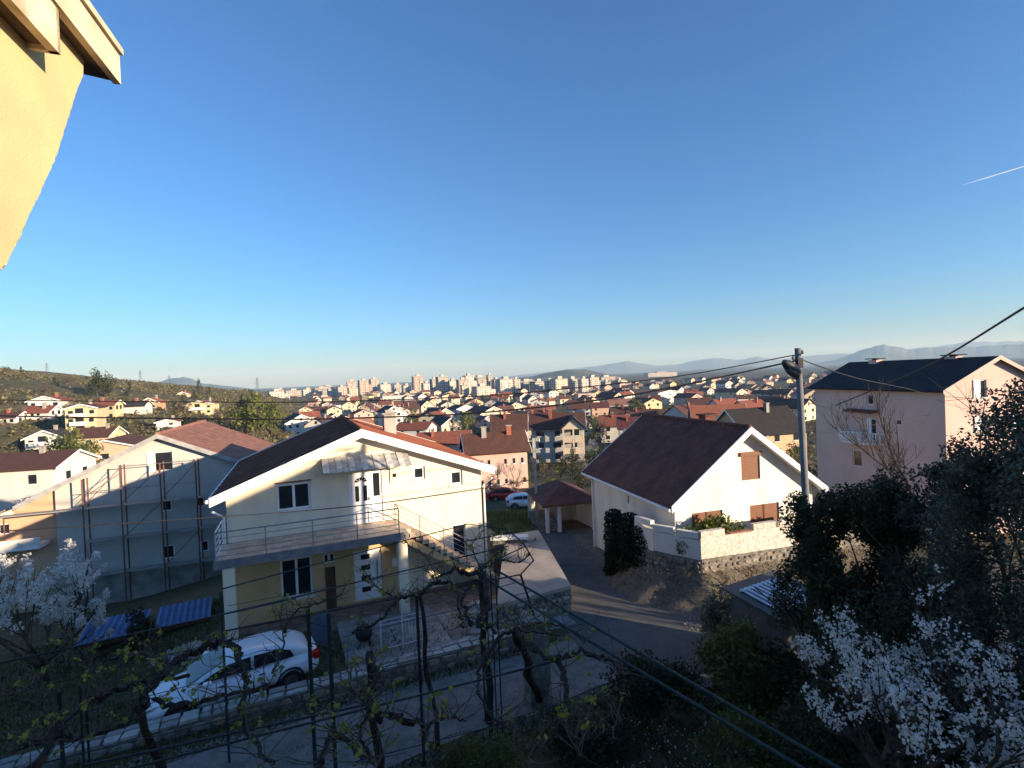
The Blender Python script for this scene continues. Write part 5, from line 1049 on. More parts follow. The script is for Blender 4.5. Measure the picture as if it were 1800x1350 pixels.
# ---- cars
m_carwhite = mat('white_car_paint', (.72, .74, .78), rough=.18, var=.02, spec=.6); m_tyre = mat('tyre', (.02, .02, .02), rough=.9); m_rim = mat('alloy', (.45, .45, .47), rough=.3, metal=.9); m_red = mat('red_lamp', (.45, .02, .015), rough=.2); m_lamp = mat('headlamp_glass', (.6, .62, .65), rough=.1, spec=.6)
def car(label, loc, rz, paint, L_=4.3, W=1.74, H=1.42):
    """nose to +x"""
    c = empty('car', label, 'car', loc, rz); s = L_/4.3
    def loft(st, name, m, n=16, pw=3.2):
        mb = MB()
        for x, hw, zb, zt in st:
            for k in range(n):
                t = 2*math.pi*k/n+math.pi/n; cs, sn = math.cos(t), math.sin(t); y = hw*math.copysign(abs(cs)**(2/pw), cs); z = (zb+zt)/2+(zt-zb)/2*math.copysign(abs(sn)**(2/pw), sn); mb.v.append((x*s, y, z))
        m_ = len(st)
        for i in range(m_-1):
            for k in range(n): mb.f.append((i*n+k, i*n+(k+1) % n, (i+1)*n+(k+1) % n, (i+1)*n+k))
        mb.f.append(tuple(range(n-1, -1, -1))); mb.f.append(tuple((m_-1)*n+k for k in range(n))); return mb.build(name, m, c, smooth=True)
    w = W/2
    loft([(-2.13, w*.70, .42, .86), (-2.08, w*.86, .30, .96), (-1.9, w*.95, .22, 1.0), (-1.2, w, .19, .98), (-.3, w, .18, .94), (.6, w, .18, .92), (1.2, w*.98, .19, .86), (1.75, w*.93, .21, .76), (2.02, w*.84, .26, .66), (2.13, w*.68, .34, .56)], 'body', paint)
    # roof shell and greenhouse
    loft([(-1.98, w*.72, .86, .98), (-1.55, w*.78, .84, 1.26), (-1.0, w*.80, .84, H-.02), (-.3, w*.80, .84, H), (.25, w*.78, .84, H-.08), (.75, w*.80, .82, 1.14), (1.15, w*.82, .80, .92)], 'cabin', paint, pw=4.0)
    def pane(pts, name='side_window'):
        for sg in (1, -1) if name == 'side_window' else (1,):
            q = MB(); q.quad(*[(x*s, y*sg if name == 'side_window' else y, z) for x, y, z in (pts if sg == 1 else pts[::-1])]); q.build(name, m_glass, c)
    yb, yt = w*.845, w*.80
    pane([(-1.45, yb, .97), (-.42, yb, .96), (-.42, yt, H-.10), (-1.05, yt, H-.12), (-1.35, yt, 1.18)]); pane([(-.34, yb, .96), (.95, yb, .95), (.55, yt, 1.14), (.2, yt, H-.15), (-.34, yt, H-.10)])
    a = w*.66; pane([(1.18, -a, .95), (1.18, a, .95), (.32, a*.92, H-.07), (.32, -a*.92, H-.07)], 'windscreen'); pane([(-1.98, a, 1.0), (-1.98, -a, 1.0), (-1.20, -a*.92, H-.09), (-1.20, a*.92, H-.09)], 'rear_window')
    wm = MB(); wm.tube([(0, -.10, 0), (0, .10, 0)], .31, 18); tyre = wm.mesh('tyre', m_tyre); rmb = MB(); rmb.tube([(0, -.105, 0), (0, .105, 0)], .20, 12); rim = rmb.mesh('rim', m_rim)
    for x in (-1.32, 1.32):
        for y in (-w+.09, w-.09): q = link('wheel', tyre, c, (x*s, y, .31)); link('rim', rim, q)
    for sg in (1, -1):
        MB().box(1.78*s, 2.06*s, sg*w*.62-.17, sg*w*.62+.17, .56, .68).build('headlight', m_lamp, c); MB().box(-2.13*s, -1.92*s, sg*w*.74-.15, sg*w*.74+.15, .72, .92).build('tail_light', m_red, c); MB().box(.62*s, .80*s, sg*(w+.10)-.09, sg*(w+.10)+.09, .92, 1.06).build('mirror', paint, c)
        for x in (-.42, .55): MB().box((x-.25)*s, (x-.09)*s, sg*(w+.005)-.012, sg*(w+.005)+.012, .78, .81).build('door_handle', m_iron, c)
    for sg in (1, -1):
        for x, z1 in ((-1.05, .94), (-.38, .94), (.92, .92)): MB().box(x*s-.006, x*s+.006, sg*(w+.001)-.006, sg*(w+.001)+.006, .34, z1-.06).build('door_gap', m_iron, c)
        MB().box(-1.0*s, 1.0*s, sg*(w-.02)-.03, sg*(w-.02)+.03, .20, .30).build('sill_trim', m_iron, c)
        for x in (-1.32, 1.32): MB().tube([(x*s+.37*math.cos(a), sg*(w-.035), .31+.37*math.sin(a)) for a in np.linspace(.1, 3.04, 14)], .045, 6).build('wheel_arch', m_iron, c)
    MB().box(2.06*s, 2.14*s, -.5, .5, .36, .48).build('grille', m_iron, c); MB().box(2.10*s, 2.165*s, -.26, .26, .26, .35).build('number_plate', m_white, c)
    return c
car('white hatchback parked in the garden behind the low wall', on((-8.75, 15.45)), math.atan2(-2.6, -4.2), m_carwhite, L_=4.6, W=1.8)
p = on_ground(924, 892); car('small white car parked beyond the road bend', p, R(8), m_carwhite, L_=3.6, W=1.6, H=1.35)
p = on_ground(886, 878); car('red car parked beside the pink apartment house', p, R(15), mat('red_car_paint', (.42, .03, .02), rough=.25, spec=.6), L_=3.6, W=1.6, H=1.35)

# ---- carport
def carport():
    b = on_ground(1006, 934); o = empty('carport', 'open carport with red brown hipped roof and white posts', 'carport', b, R(12)); m_cr = mat('carport_tiles', (.17, .06, .045), rough=.8, var=.25, scale=3)
    for x in (-1.75, -.9, 1.6):
        for y in (0, 4.2): MB().box(x-.11, x+.11, y-.11, y+.11, -1, 2.05).build('post', m_white, o)
    E_ = [(-2.2, -.5), (2.0, -.5), (2.0, 4.7), (-2.2, 4.7)]; r0, r1 = (-.1, 1.6, 3.1), (-.1, 2.8, 3.1); z = 2.06; mb = MB()
    v = [(x, y, z) for x, y in E_]; mb.quad(v[0], v[1], r0); mb.quad(v[1], v[2], r1, r0); mb.quad(v[2], v[3], r1); mb.quad(v[3], v[0], r0, r1); mb.quad(v[3], v[2], v[1], v[0]); mb.build('roof', m_cr, o)
    MB().box(-2.2, 2.0, -.52, -.5, z-.12, z+.03).build('fascia', m_brown, o); MB().box(-2.0, 1.8, 4.4, 4.6, -1.5, 2.0).build('back_wall', m_whiter, o); MB().box(1.72, 1.9, .1, 4.39, -1.5, 1.6).build('side_wall', m_whiter, o)
    sb = MB().box(-2.05, -.8, .15, 4.3, -1.5, .55).build('stone_plinth', m_mortar, o); stones(o, Vector((-2.05, .145, 0)), Vector((-.8, .145, 0)), -.5, .53, .05, STONE, size=.26, seed=81)
carport()
# low stone wall and white shelf wall by the cream house's far corner
def corner_wall():
    a, b = Vector((-1.2, 28.0, 0)), Vector((-3.4, 33.5, 0)); o = empty('stone_wall', 'dark rubble wall running back from the cream house corner', 'wall', a); d = b-a
    MB().prism([Vector((0, 0, -2.4)), d+Vector((0, 0, -2.4)), d+Vector((-.4, -.1, -2.4)), Vector((-.4, -.1, -2.4))], (0, 0, 2.9)).build('wall_body', m_mortar, o); stones(o, d, Vector((0, 0, 0)), -1.6, .45, .06, STONE, size=.4, seed=83, side=-1)
    w = empty('ledge', 'white concrete ledge beside the cream house', 'ledge', (-1.4, 25.6, 0)); MB().box(0, 1.9, 0, .5, .9, 1.02).build('ledge_top', m_white, w); MB().box(.1, 1.8, .1, .4, -1.6, .898).build('ledge_wall', m_mortar, w)
corner_wall()
def iron_fence():
    a, b = on_ground(888, 925), on_ground(972, 905); o = empty('fence', 'thin dark iron fence by the lit meadow', 'fence', a); d = b-a; n = 14
    for k in range(n+1): q = d*(k/n); MB().tube([q+Vector((0, 0, -.3)), q+Vector((0, 0, 1.2))], .02, 5).build('fence_post', m_iron, o)
    for z in (.2, 1.1): MB().tube([Vector((0, 0, z)), d+Vector((0, 0, z))], .015, 5).build('fence_rail', m_iron, o)
iron_fence()

# ---- poles, lamp, cables
m_pole = mat('pole_concrete', (.17, .172, .18), rough=.85, var=.15, scale=2, bump=.2)
PB = atY(1424, 900, 14.0); PT = atY(1402, 612, 14.2)
def lamp_post():
    o = empty('lamp_post', 'tapered concrete utility pole with a dark street lamp beside the white house', 'lamp post', (PB.x, PB.y, 0)); lean = Vector((PT.x-PB.x, PT.y-PB.y, 0)); base = Vector((-lean.x*.6, 0, -.3))
    t = PT-Vector((PB.x, PB.y, 0)); MB().tube([Vector((.05, 0, -.3)), t*.5, t], [.118, .10, .078], 14).build('pole', m_pole, o, smooth=True)
    arm = MB().tube([t+Vector((0, 0, -.55)), t+Vector((-.15, -.08, -.45)), t+Vector((-.32, -.15, -.35))], .035, 8).build('bracket', m_iron, o)
    hd = MB(); ax = Vector((-.85, -.35, .62)).normalized(); q = t+Vector((-.07, -.12, -.72)); hd.tube([q+ax*x for x in (0, .06, .24, .46, .62, .68)], [.07, .14, .165, .14, .09, .03], 12); hd.build('lamp_head', mat('lamp_grey', (.045, .05, .055), rough=.5), o, smooth=True)
    MB().tube([q+ax*.12+Vector((-.02, -.05, -.12)), q+ax*.5+Vector((-.02, -.05, -.12))], [.12, .09], 10).build('lamp_glass', mat('lamp_diffuser', (.06, .065, .07), rough=.2), o, smooth=True)
    for z, dx in ((-.12, .13), (-.28, -.13), (-.42, .13)):
        MB().tube([t+Vector((0, 0, z)), t+Vector((dx, 0, z))], .015, 6).build('bracket', m_iron, o); MB().tube([t+Vector((dx, 0, z-.05)), t+Vector((dx, 0, z)), t+Vector((dx, 0, z+.07))], [.025, .045, .02], 8).build('insulator', mat('porcelain', (.3, .25, .2), rough=.3), o)
    bx = MB(); bx.box(t.x-.12, t.x+.02, t.y-.22, t.y-.10, t.z-.55, t.z-.28); bx.build('junction_box', m_iron, o)
lamp_post()
b2 = on_ground(945, 926)
def small_pole():
    o = empty('utility_pole', 'slim pale concrete pole beside the pink apartment house', 'utility pole', b2); t = atY(938, 770, b2.y)-b2; MB().prism([(-.11, -.11, -.5), (.11, -.11, -.5), (.11, .11, -.5), (-.11, .11, -.5)], t+Vector((0, 0, .5))).build('pole', mat('pale_concrete', (.42, .40, .37), rough=.9, var=.15), o); MB().beam(t+Vector((-.5, 0, -.3)), t+Vector((.5, 0, -.3)), .08, .08).build('crossarm', m_iron, o)
    for x in (-.4, 0, .4): MB().tube([t+Vector((x, 0, -.26)), t+Vector((x, 0, -.06))], [.04, .025], 6).build('insulator', m_white, o)
small_pole()
def spline(P, n=10):
    out = []
    for i in range(len(P)-1):
        p0, p1, p2, p3 = P[max(i-1, 0)], P[i], P[i+1], P[min(i+2, len(P)-1)]
        for k in range(n): t = k/n; out.append(.5*((2*p1)+(-p0+p2)*t+(2*p0-5*p1+4*p2-p3)*t*t+(-p0+3*p1-3*p2+p3)*t**3))
    return out+[P[-1]]
def cable(label, pts, r): tag(MB().tube(spline([atY(*p) for p in pts]), r, 6).build('cable', m_wire, smooth=True), label, 'cable')
cable('upper black power cable strung from the lamp post across the town view', [(1398, 624, 14.2), (1200, 660, 14.4), (1000, 683, 14.7), (850, 696, 15), (650, 704, 15.4), (450, 707, 15.8), (0, 703, 16.8), (-250, 694, 17.4)], .016)
cable('lower thicker power cable strung from the lamp post across the town view', [(1398, 634, 14.1), (1367, 641, 14.1), (1100, 696, 14.4), (850, 725, 14.8), (650, 734, 15.2), (450, 737, 15.6), (0, 731, 16.6), (-250, 722, 17.2)], .024)
cable('thin cable crossing the cream house wall to the white house eave', [(1027, 824, 30.6), (900, 850, 24), (760, 872, 18.6), (600, 892, 15.6), (350, 911, 13.0), (0, 934, 11), (-200, 946, 10)], .014)
cable('thick cable running down to the pink house from above the evergreens', [(1960, 440, 9), (1800, 541, 12), (1640, 638, 18), (1540, 683, 25), (1468, 713, 31)], .03)
cable('cable from the lamp post sagging over the pink house roof edge', [(1408, 632, 14.2), (1470, 654, 16), (1520, 668, 18), (1590, 682, 22), (1660, 697, 27), (1800, 704, 34)], .016)
cable('thin lower cable from the lamp post across the pink wall', [(1420, 766, 14.1), (1530, 748, 20), (1660, 724, 34)], .012)
cable('faint cable from the lamp post to the pink balcony', [(1415, 706, 14.1), (1470, 722, 20), (1516, 738, 36)], .012)
# pylons on the ridge
def pylon(label, px, yb, yt, Y):
    b = atY(px, yb, Y); b.z -= 6; H = atY(px, yt, Y).z-b.z; o = empty('pylon', label, 'pylon', b); w = H*.09; mb = MB()
    for sx, sy in ((1, 1), (1, -1), (-1, 1), (-1, -1)): MB().beam((sx*w, sy*w, 0), (sx*w*.12, sy*w*.12, H), .22, .22).build('leg', m_steel, o)
    for k in range(6):
        a, c = H*k/6, H*(k+1)/6; wa, wc = w*(1-.88*k/6), w*(1-.88*(k+1)/6); mb.beam((-wa, -wa, a), (wc, -wc, c), .14, .14); mb.beam((wa, -wa, a), (-wc, -wc, c), .14, .14)
    mb.build('lattice', m_steel, o)
    for z, l in ((.74, .16), (.85, .13), (.95, .09)): MB().beam((-H*l, 0, H*z), (H*l, 0, H*z), .25, .3).build('crossarm', m_steel, o)
pylon('lattice pylon standing where the scrub hill meets the town', 453, 692, 664, 620); pylon('faint pylon highest on the hill ridge', 83, 658, 638, 720); pylon('faint pylon on the ridge beside the bluish peak', 247, 670, 651, 760); pylon('smallest faint pylon in front of the bluish peak', 298, 676, 660, 800)

# ---- things in the yard and garden
def cold_frame():
    o = empty('cold_frame', 'low dark shed with a flat sheet roof among the shrubs by the lane', 'shed', (7.9, 15.7, .75), R(28)); MB().box(-1.1, 1.1, -.8, .8, -1.3, 1.15).build('wall', mat('grey_board', (.10, .10, .10), var=.3), o); MB().slab((-1.3, -1.0, 1.18), (1.3, -1.0, 1.18), (1.3, 1.0, 1.42), (-1.3, 1.0, 1.42), .05).build('roof', mat('dark_sheet', (.07, .075, .08), rough=.5), o)
    s = empty('slatted_panel', 'pale slatted panel lying on the low dark shed roof', 'panel', (7.9, 15.7, .75), R(28))
    for k in range(9): x = -.95+k*.2; MB().slab((x, -.8, 1.275), (x+.11, -.8, 1.275), (x+.11, .6, 1.443), (x, .6, 1.443), .025).build('slat', mat('pale_slat', (.62, .64, .68), rough=.6), s)
    for y in (-.75, .5): MB().slab((-1.0, y, 1.262+y*.12+.10), (.95, y, 1.262+y*.12+.10), (.95, y+.08, 1.272+y*.12+.10), (-1.0, y+.08, 1.272+y*.12+.10), .02).build('batten', mat('pale_slat', (.62, .64, .68)), s)
cold_frame()
def iron_gate():
    p = on((-4.9, 17.6), .05); o = empty('iron_gate', 'white wrought iron gate panel with scrolls standing before the porch', 'gate', p, R(24)); m = mat('white_iron', (.55, .56, .58), rough=.5)
    for x in (0, .75, 1.55): MB().box(x-.025, x+.025, -.025, .025, 0, 1.15).build('gate_post', m, o)
    for z in (.12, .95, 1.1): MB().tube([(0, 0, z), (1.55, 0, z)], .016, 6).build('gate_rail', m, o)
    for k in range(1, 7): MB().tube([(.75+k*.114, 0, .12), (.75+k*.114, 0, .95)], .01, 5).build('gate_bar', m, o)
    for cx, cz in ((.38, .72), (.38, .34)): MB().tube([(cx+(.03+.022*t)*math.cos(t*.9), 0, cz+(.03+.022*t)*math.sin(t*.9)) for t in np.linspace(0, 7.5, 30)], .011, 5).build('scroll', m, o)
iron_gate()
def patio():
    m_b = mat('blue_plastic', (.03, .08, .42), rough=.4); m_gb = mat('grey_blue_table', (.13, .16, .22), rough=.5)
    p = Vector(on((-7.3, 18.5), 0)); t = empty('table', 'folded grey blue oval table leaning by the lower window', 'table', (p.x, p.y, -.42)); mb = MB(); pts = [(0.38*math.cos(a), .0, .62+.58*math.sin(a)) for a in np.linspace(0, 2*math.pi, 24, endpoint=False)]; mb.prism(pts, (0, .05, 0)); mb.build('table_top', m_gb, t)
    for x in (-.25, .25): MB().tube([(x, .12, 0), (x, .06, .9)], .015, 6).build('leg', m_steel, t)
    for i, (x, y, lb) in enumerate(((-9.6, 18.4, 'blue plastic tub beside the cream pillar'), (-9.0, 18.0, 'second blue plastic tub in front of the cream pillar'))):
        o = empty('tub', lb, 'tub', (x, y, -.62 if i == 0 else -.5)); mb = MB(); mb.tube([(0, 0, 0), (0, 0, .38)], [.20, .26], 14, cap=False); mb.tube([(0, 0, .02), (0, 0, .36)], [.18, .24], 14); mb.build('body', m_b, o, smooth=True); MB().tube([(.26*math.cos(a), .26*math.sin(a), .38) for a in np.linspace(0, 2*math.pi, 20)], .016, 6).build('rim', m_b, o)
    o = empty('barbecue', 'black dome barbecue on legs by the porch door', 'barbecue', (-5.7, 18.3, -.5)); mb = MB(); mb.tube([(0, 0, .62+.3*math.sin(a)) for a in np.linspace(-1.5, 1.5, 12)], [.30*math.cos(a)+.01 for a in np.linspace(-1.5, 1.5, 12)], 16); mb.build('bowl', m_iron, o, smooth=True)
    for a in (0, 2.1, 4.2): MB().tube([(.28*math.cos(a), .28*math.sin(a), 0), (.16*math.cos(a), .16*math.sin(a), .5)], .014, 6).build('leg', m_iron, o)
    MB().tube([(-.08, 0, .93), (0, 0, .97), (.08, 0, .93)], .012, 6).build('handle', m_steel, o)
    rs = NR(4); p = on((-11.6, 18.0)); o = tag(empty('rubble_heap', 'pale heap of broken stone and sand in the garden', 'rubble', p), kind='stuff'); mb = MB(); rnd = random.Random(3)
    for k in range(160):
        r_ = abs(rnd.gauss(0, .55)); a = rnd.uniform(0, 6.3); x, y = r_*math.cos(a)*1.3, r_*math.sin(a)*.8; z = max(0, .38-r_*.4); s_ = rnd.uniform(.06, .15); mb.beam((x, y, z-s_*.2), (x+rnd.uniform(-s_, s_), y+rnd.uniform(-s_, s_), z+s_), s_, s_*1.2)
    mb.build('stone_pieces', STONE[0], o)
    p = on((-11.2, 18.7)); o = empty('bag', 'small pink plastic bag lying in the garden', 'bag', p); mb = MB(); mb.tube([(0, 0, 0), (0, 0, .12), (.02, 0, .24), (.03, .02, .34)], [.22, .27, .2, .05], 9); mb.build('body', mat('pink_plastic', (.55, .06, .22), rough=.4), o, smooth=True)
    o = empty('flower_pot', 'red flowering plant in a pot at the near edge of the drive', 'flower pot', (-2.55, 10.75, 0)); MB().tube([(0, 0, 0), (0, 0, .3)], [.14, .19], 12).build('pot', m_terr, o); C = NR(6).normal(size=(260, 3))*np.array([.13, .13, .10])+np.array([0, 0, .45]); crown_obj('flowers', C, .06, NR(7), mat('red_petal', (.45, .02, .015), island=.3), o, aspect=.9)
    # stump-like pier that carries the pergola corner
    o = empty('stone_pier', 'squat grey stone pier with an old vine head on top', 'pier', (.35, 14.3, 0)); MB().tube([(0, 0, -.2), (.02, 0, 1.2), (0, 0, 2.25)], [.42, .36, .33], 9).build('pier_body', m_mortar, o); MB().box(-.38, .38, -.38, .38, 2.255, 2.36).build('cap_stone', STONE[1], o)
patio()

# ---- pergola of pipes and wires
PZ = 4.2
pz = lambda px, py, z=PZ: atZ(px, py, z)
def pergola():
    o = empty('pergola', 'pergola of thin dark pipes and wires over the drive', 'pergola', (0, 12, 0)); off = Vector((0, 12, 0)); T_ = lambda pts, r, nm, m=m_iron: MB().tube([p-off for p in pts], r, 6).build(nm, m, o)
    for a, b in (((387, 1036), (823, 921)), ((340, 1092), (893, 960)), ((375, 1113), (905, 1012)), ((-20, 1170), (520, 1052)), ((823, 921), (893, 931)), ((150, 1345), (660, 1235)), ((230, 1350), (1000, 1156))): T_([pz(*a), pz(*b)], .017, 'pipe', m_iron)
    for a, b in (((0, 1290), (470, 1170)), ((60, 1345), (560, 1225)), ((400, 1065), (840, 985)), ((620, 1340), (1010, 1240)), ((0, 1225), (420, 1120)), ((640, 1180), (900, 1120)), ((560, 1130), (850, 1060))): T_([pz(*a), pz(*b)], .006, 'wire', m_iron)
    # open cage at the far corner
    K = [(823, 921), (893, 931), (905, 1012)]; c1, c2 = pz(903, 935, 4.35), pz(938, 985, 4.05); c3 = pz(915, 1010, 4.0)
    T_([pz(893, 931), pz(920, 955, 4.3), c2, c3, pz(905, 1012)], .022, 'pipe'); T_([pz(800, 955), c1], .018, 'pipe'); T_([pz(835, 1000), pz(925, 960, 4.3)], .016, 'pipe')
    T_([c3, Vector((.35, 14.3, 2.36))], .03, 'post')
    # twin beam with rungs running back towards the viewer's house
    A0, A1, B0, B1 = pz(832, 1005), pz(1480, 1392), pz(862, 996), pz(1560, 1400); T_([A0, A1], .026, 'beam', m_green_pipe); T_([B0, B1], .026, 'beam', m_green_pipe)
    for k in range(1, 7): t = k/14; T_([A0.lerp(A1, t), B0.lerp(B1, t)], .009, 'rung', m_green_pipe)
    # posts
    for px, py, r, m in ((541, 1070, .045, m_green_pipe), (577, 1078, .045, m_green_pipe), (732, 1045, .035, m_iron), (842, 992, .03, m_iron), (853, 1000, .018, m_iron), (862, 1004, .018, m_iron), (871, 1000, .018, m_iron), (849, 1012, .018, m_iron), (388, 1040, .03, m_green_pipe), (104, 1215, .03, m_iron), (140, 1205, .02, m_iron), (150, 1208, .02, m_iron)):
        p = pz(px, py); T_([Vector((p.x, p.y, -.3)), p], r, 'post', m)
    for k in range(9): p, q = pz(541, 1070), pz(577, 1078); z = .3+k*.45; T_([Vector((p.x, p.y, z)), Vector((q.x, q.y, z))], .012, 'rung', m_green_pipe)
pergola()
# old vines trained over it
m_vine = mat('vine_bark', (.055, .038, .03), rough=1, var=.5, scale=18, bump=1, bscale=35, stretch=(1, 1, .3)); m_cane = mat('vine_cane', (.13, .095, .068), rough=.9, var=.3, scale=12)
def vine(label, arms, seed, sprigs=16, ground_at=None, r0=.07):
    """arms: list of (pixel path on the trellis, radius)"""
    rnd = random.Random(seed); rs = NR(seed); base = pz(*arms[0][0][0]); o = empty('grape_vine', label, 'vine', (base.x, base.y, 0)); off = Vector((base.x, base.y, 0)); tk = MB(); cn = MB(); LV = []
    for path, r in arms:
        P = [pz(p[0], p[1], p[2] if len(p) > 2 else PZ+rnd.uniform(-.06, .10))-off for p in path]; Q = spline(P, 7)
        Q = [q+Vector((rnd.gauss(0, 1), rnd.gauss(0, 1), rnd.gauss(0, 1)))*r*.45 for q in Q]; n = len(Q); tk.tube(Q, [.9*r*(1-.5*i/n)*rnd.uniform(.75, 1.35) for i in range(n)], 8)
        for k in range(int(3.8*sprigs*len(path)/5)+4):
            q = Q[rnd.randrange(n)]; d = Vector((rnd.gauss(0, .8), rnd.gauss(0, .8), rnd.uniform(.1, .9))).normalized(); L_ = rnd.uniform(.15, .75); pts = [q]
            for _ in range(4): d = (d+Vector((rnd.gauss(0, .25), rnd.gauss(0, .25), rnd.gauss(.05, .2)))).normalized(); pts.append(pts[-1]+d*L_/4)
            cn.tube(pts, [.010, .008, .007, .005, .003], 5)
            for s_ in (2, 3, 4):
                if rnd.random() < .11: LV += [pts[s_]+Vector((rnd.gauss(0, 1), rnd.gauss(0, 1), rnd.gauss(.3, 1)))*.03 for _ in range(rnd.randrange(3, 8))]
    if ground_at:
        g = Vector((*ground_at, 0))-off; top = pz(*arms[0][0][0])-off; n = 9; Q = [g.lerp(top, i/n)+Vector((math.sin(i*1.3+seed), math.cos(i*1.7+seed), 0))*.09*math.sin(math.pi*i/n) for i in range(n+1)]; tk.tube(Q, [r0*1.25*(1-.3*i/n)*rnd.uniform(.8, 1.25) for i in range(n+1)], 9)
    tk.build('trunk', m_vine, o, smooth=True); cn.build('canes', m_cane, o)['kind'] = 'stuff'; crown_obj('leaves', np.array([tuple(v) for v in LV]), .07, rs, m_twig_leaf, o, aspect=.85, up=.6)
vine('thick gnarled vine arching over the bonnet of the white car', [([(248, 1248), (262, 1208), (300, 1168), (352, 1140), (402, 1128), (424, 1152), (430, 1190)], .085), ([(430, 1190), (428, 1240), (440, 1290), (480, 1345)], .05), ([(300, 1168), (240, 1150), (180, 1165)], .03), ([(270, 1232), (330, 1240), (400, 1222), (470, 1205)], .045)], 1, 9, (-6.8, 9.9))
vine('dark tangled vine low at the garden corner', [([(60, 1345), (110, 1270), (180, 1225), (250, 1200), (330, 1190)], .06), ([(110, 1270), (60, 1240), (10, 1215)], .03), ([(180, 1225), (150, 1150), (110, 1120)], .02), ([(20, 1320), (90, 1300), (170, 1290), (250, 1262)], .04)], 2, 10, (-9.3, 8.0))
vine('vine with a drooping arm in the middle of the pergola', [([(648, 1150), (662, 1180), (655, 1212), (650, 1244), (690, 1258), (744, 1274), (756, 1310), (770, 1345)], .06), ([(650, 1244), (632, 1290), (650, 1330), (660, 1350)], .03), ([(650, 1244), (615, 1205), (625, 1160)], .025), ([(744, 1274), (790, 1262), (820, 1268)], .02)], 3, 8, (-3.0, 10.3))
vine('vine trained along the pipes before the white slotted door', [([(738, 1046), (700, 1052), (676, 1084), (650, 1100), (618, 1114)], .045), ([(738, 1046), (770, 1022), (800, 1035), (806, 1070), (812, 1100)], .055), ([(700, 1052), (660, 1030), (640, 1000)], .018), ([(770, 1022), (750, 980), (720, 960)], .016)], 4, 9, (-2.0, 11.6), .05)
vine('heavy vine head clustered around the bundle of rods', [([(846, 1000), (820, 1010), (800, 1000), (775, 1015)], .06), ([(850, 1010), (858, 1060), (838, 1090), (870, 1110)], .07), ([(846, 1000), (880, 985), (912, 988), (930, 975)], .03), ([(830, 1100), (812, 1060), (830, 1020)], .05), ([(846, 1000), (830, 960), (845, 935)], .02), ([(870, 975), (866, 950), (880, 930)], .012), ([(890, 985), (886, 960), (905, 942)], .012)], 5, 7, (-.95, 13.4), .08)
vine('long vine spreading from the stone pier towards the shrubs', [([(905, 1108), (935, 1140), (978, 1158), (1021, 1150), (1064, 1155), (1096, 1186)], .055), ([(980, 1160), (994, 1203), (1000, 1264), (1024, 1334)], .045), ([(905, 1108), (950, 1095), (990, 1102), (1030, 1130)], .02), ([(905, 1108), (940, 1112), (985, 1118)], .02), ([(1000, 1264), (960, 1300), (930, 1330)], .02), ([(1024, 1300), (1060, 1290), (1095, 1270)], .018), ([(905, 1108), (870, 1130), (840, 1190), (860, 1250), (900, 1290)], .04)], 6, 7, (.4, 14.2), .09)
vine('slender vine by the twin green posts', [([(560, 1345), (590, 1290), (640, 1335)], .05), ([(500, 1110), (520, 1075), (560, 1060), (600, 1045)], .03), ([(480, 1180), (500, 1130), (490, 1080)], .02)], 7, 10, (-4.3, 10.6), .045)
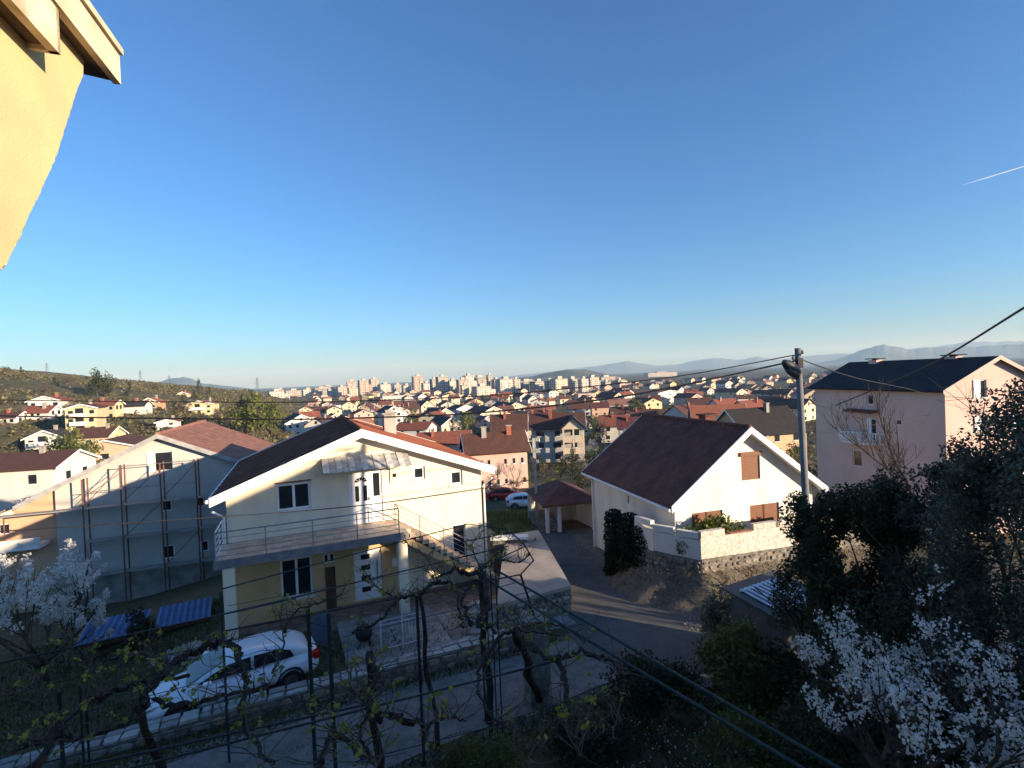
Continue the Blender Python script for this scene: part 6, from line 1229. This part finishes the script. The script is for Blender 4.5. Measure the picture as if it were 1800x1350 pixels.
# loose stones along the edges of drive, lane and bank
def loose_stones():
    rnd = random.Random(9); mb = MB()
    def put(x, y, s_):
        z = ground(x, y)+.035; b = len(mb.v); k = rnd.uniform(0, 6)
        for i in range(4): mb.v.append((x+s_*math.cos(k+i*1.57)*rnd.uniform(.6, 1), y+s_*math.sin(k+i*1.57)*rnd.uniform(.6, 1), z-.03))
        mb.v.append((x+rnd.uniform(-.2, .2)*s_, y, z+s_*rnd.uniform(.3, .7))); mb.f += [(b+i, b+(i+1) % 4, b+4) for i in range(4)]
    for _ in range(5000):
        t = rnd.uniform(0, 1); x, y = -16+20*t, 6.9+10.6*t; e = rnd.choice((-1, 1))*(1.5+abs(rnd.gauss(0, .28)))*(.2 if rnd.random() < .1 else 1); put(x-.47*e, y+.88*e, rnd.uniform(.015, .06))
    for _ in range(1800): y = rnd.uniform(18, 34); put(interp(y, [18, 21, 25, 30, 36], [7.2, 6.0, 4.9, 4.1, 3.5])+rnd.gauss(0, .35), y, rnd.uniform(.02, .09))
    for _ in range(900): x = rnd.uniform(6, 16); put(x, 18.9+rnd.gauss(0, .4), rnd.uniform(.02, .10))
    tag(mb.build('gravel', STONE[1]), 'loose stones along the edges of drive and lane', 'gravel', kind='stuff')
loose_stones()
# ---- tell the small houses and trees of the plain apart by the named house they stand by
def tell_apart():
    named = []; many = []
    for o in list(COL.objects):
        if o.get('category') not in ('house', 'tree', 'apartment block') or o.location.y < 50: continue
        v = CM.transposed() @ (o.location-Vector((0, 0, CAMZ))); px = (900+FPX*v.x/-v.z, 675-FPX*v.y/-v.z)
        if o.get('group'): many.append((o, px))
        elif o['category'] != 'tree': named.append((o, px))
    import re
    def short(l):
        l = re.split(r' (?:and|beside|behind|next|in front|below|above|under|near|just|standing|between|before|right|half|touching|past|after|leaning|where|at) |,', l)[0]; return ' '.join(l.split()[:7])
    cnt = {}; stop = {'with', 'a', 'the', 'of', 'in', 'very', 'and', 'to', 'by', 'wide', 'large', 'low'}; nth = 'nearest second third fourth fifth sixth seventh eighth ninth tenth eleventh twelfth thirteenth fourteenth fifteenth sixteenth'.split()
    for o, p in many:
        if ' in the gardens ' in o['label']: cnt.setdefault(o['label'], []).append(o); continue
        k = o['label'].split(' among ')[0].split(' standing')[0].split(' tucked')[0]; best = min(named, key=lambda n: (n[1][0]-p[0])**2+((n[1][1]-p[1])*1.6)**2); d = o.location-best[0].location
        rel = 'behind' if d.y > 22+.05*best[0].location.y else 'before' if d.y < -(22+.05*best[0].location.y) else 'beside'
        w = ('%s %s the %s' % (k, rel, short(best[0]['label']))).split()[:13]
        while w[-1] in stop: w.pop()
        cnt.setdefault(' '.join(w), []).append(o)
    for l, os_ in cnt.items():
        os_.sort(key=lambda o: o.location.y)
        for i, o in enumerate(os_): o['label'] = l if len(os_) == 1 else '%s, %s going back' % (l, nth[min(i, 15)])
tell_apart()
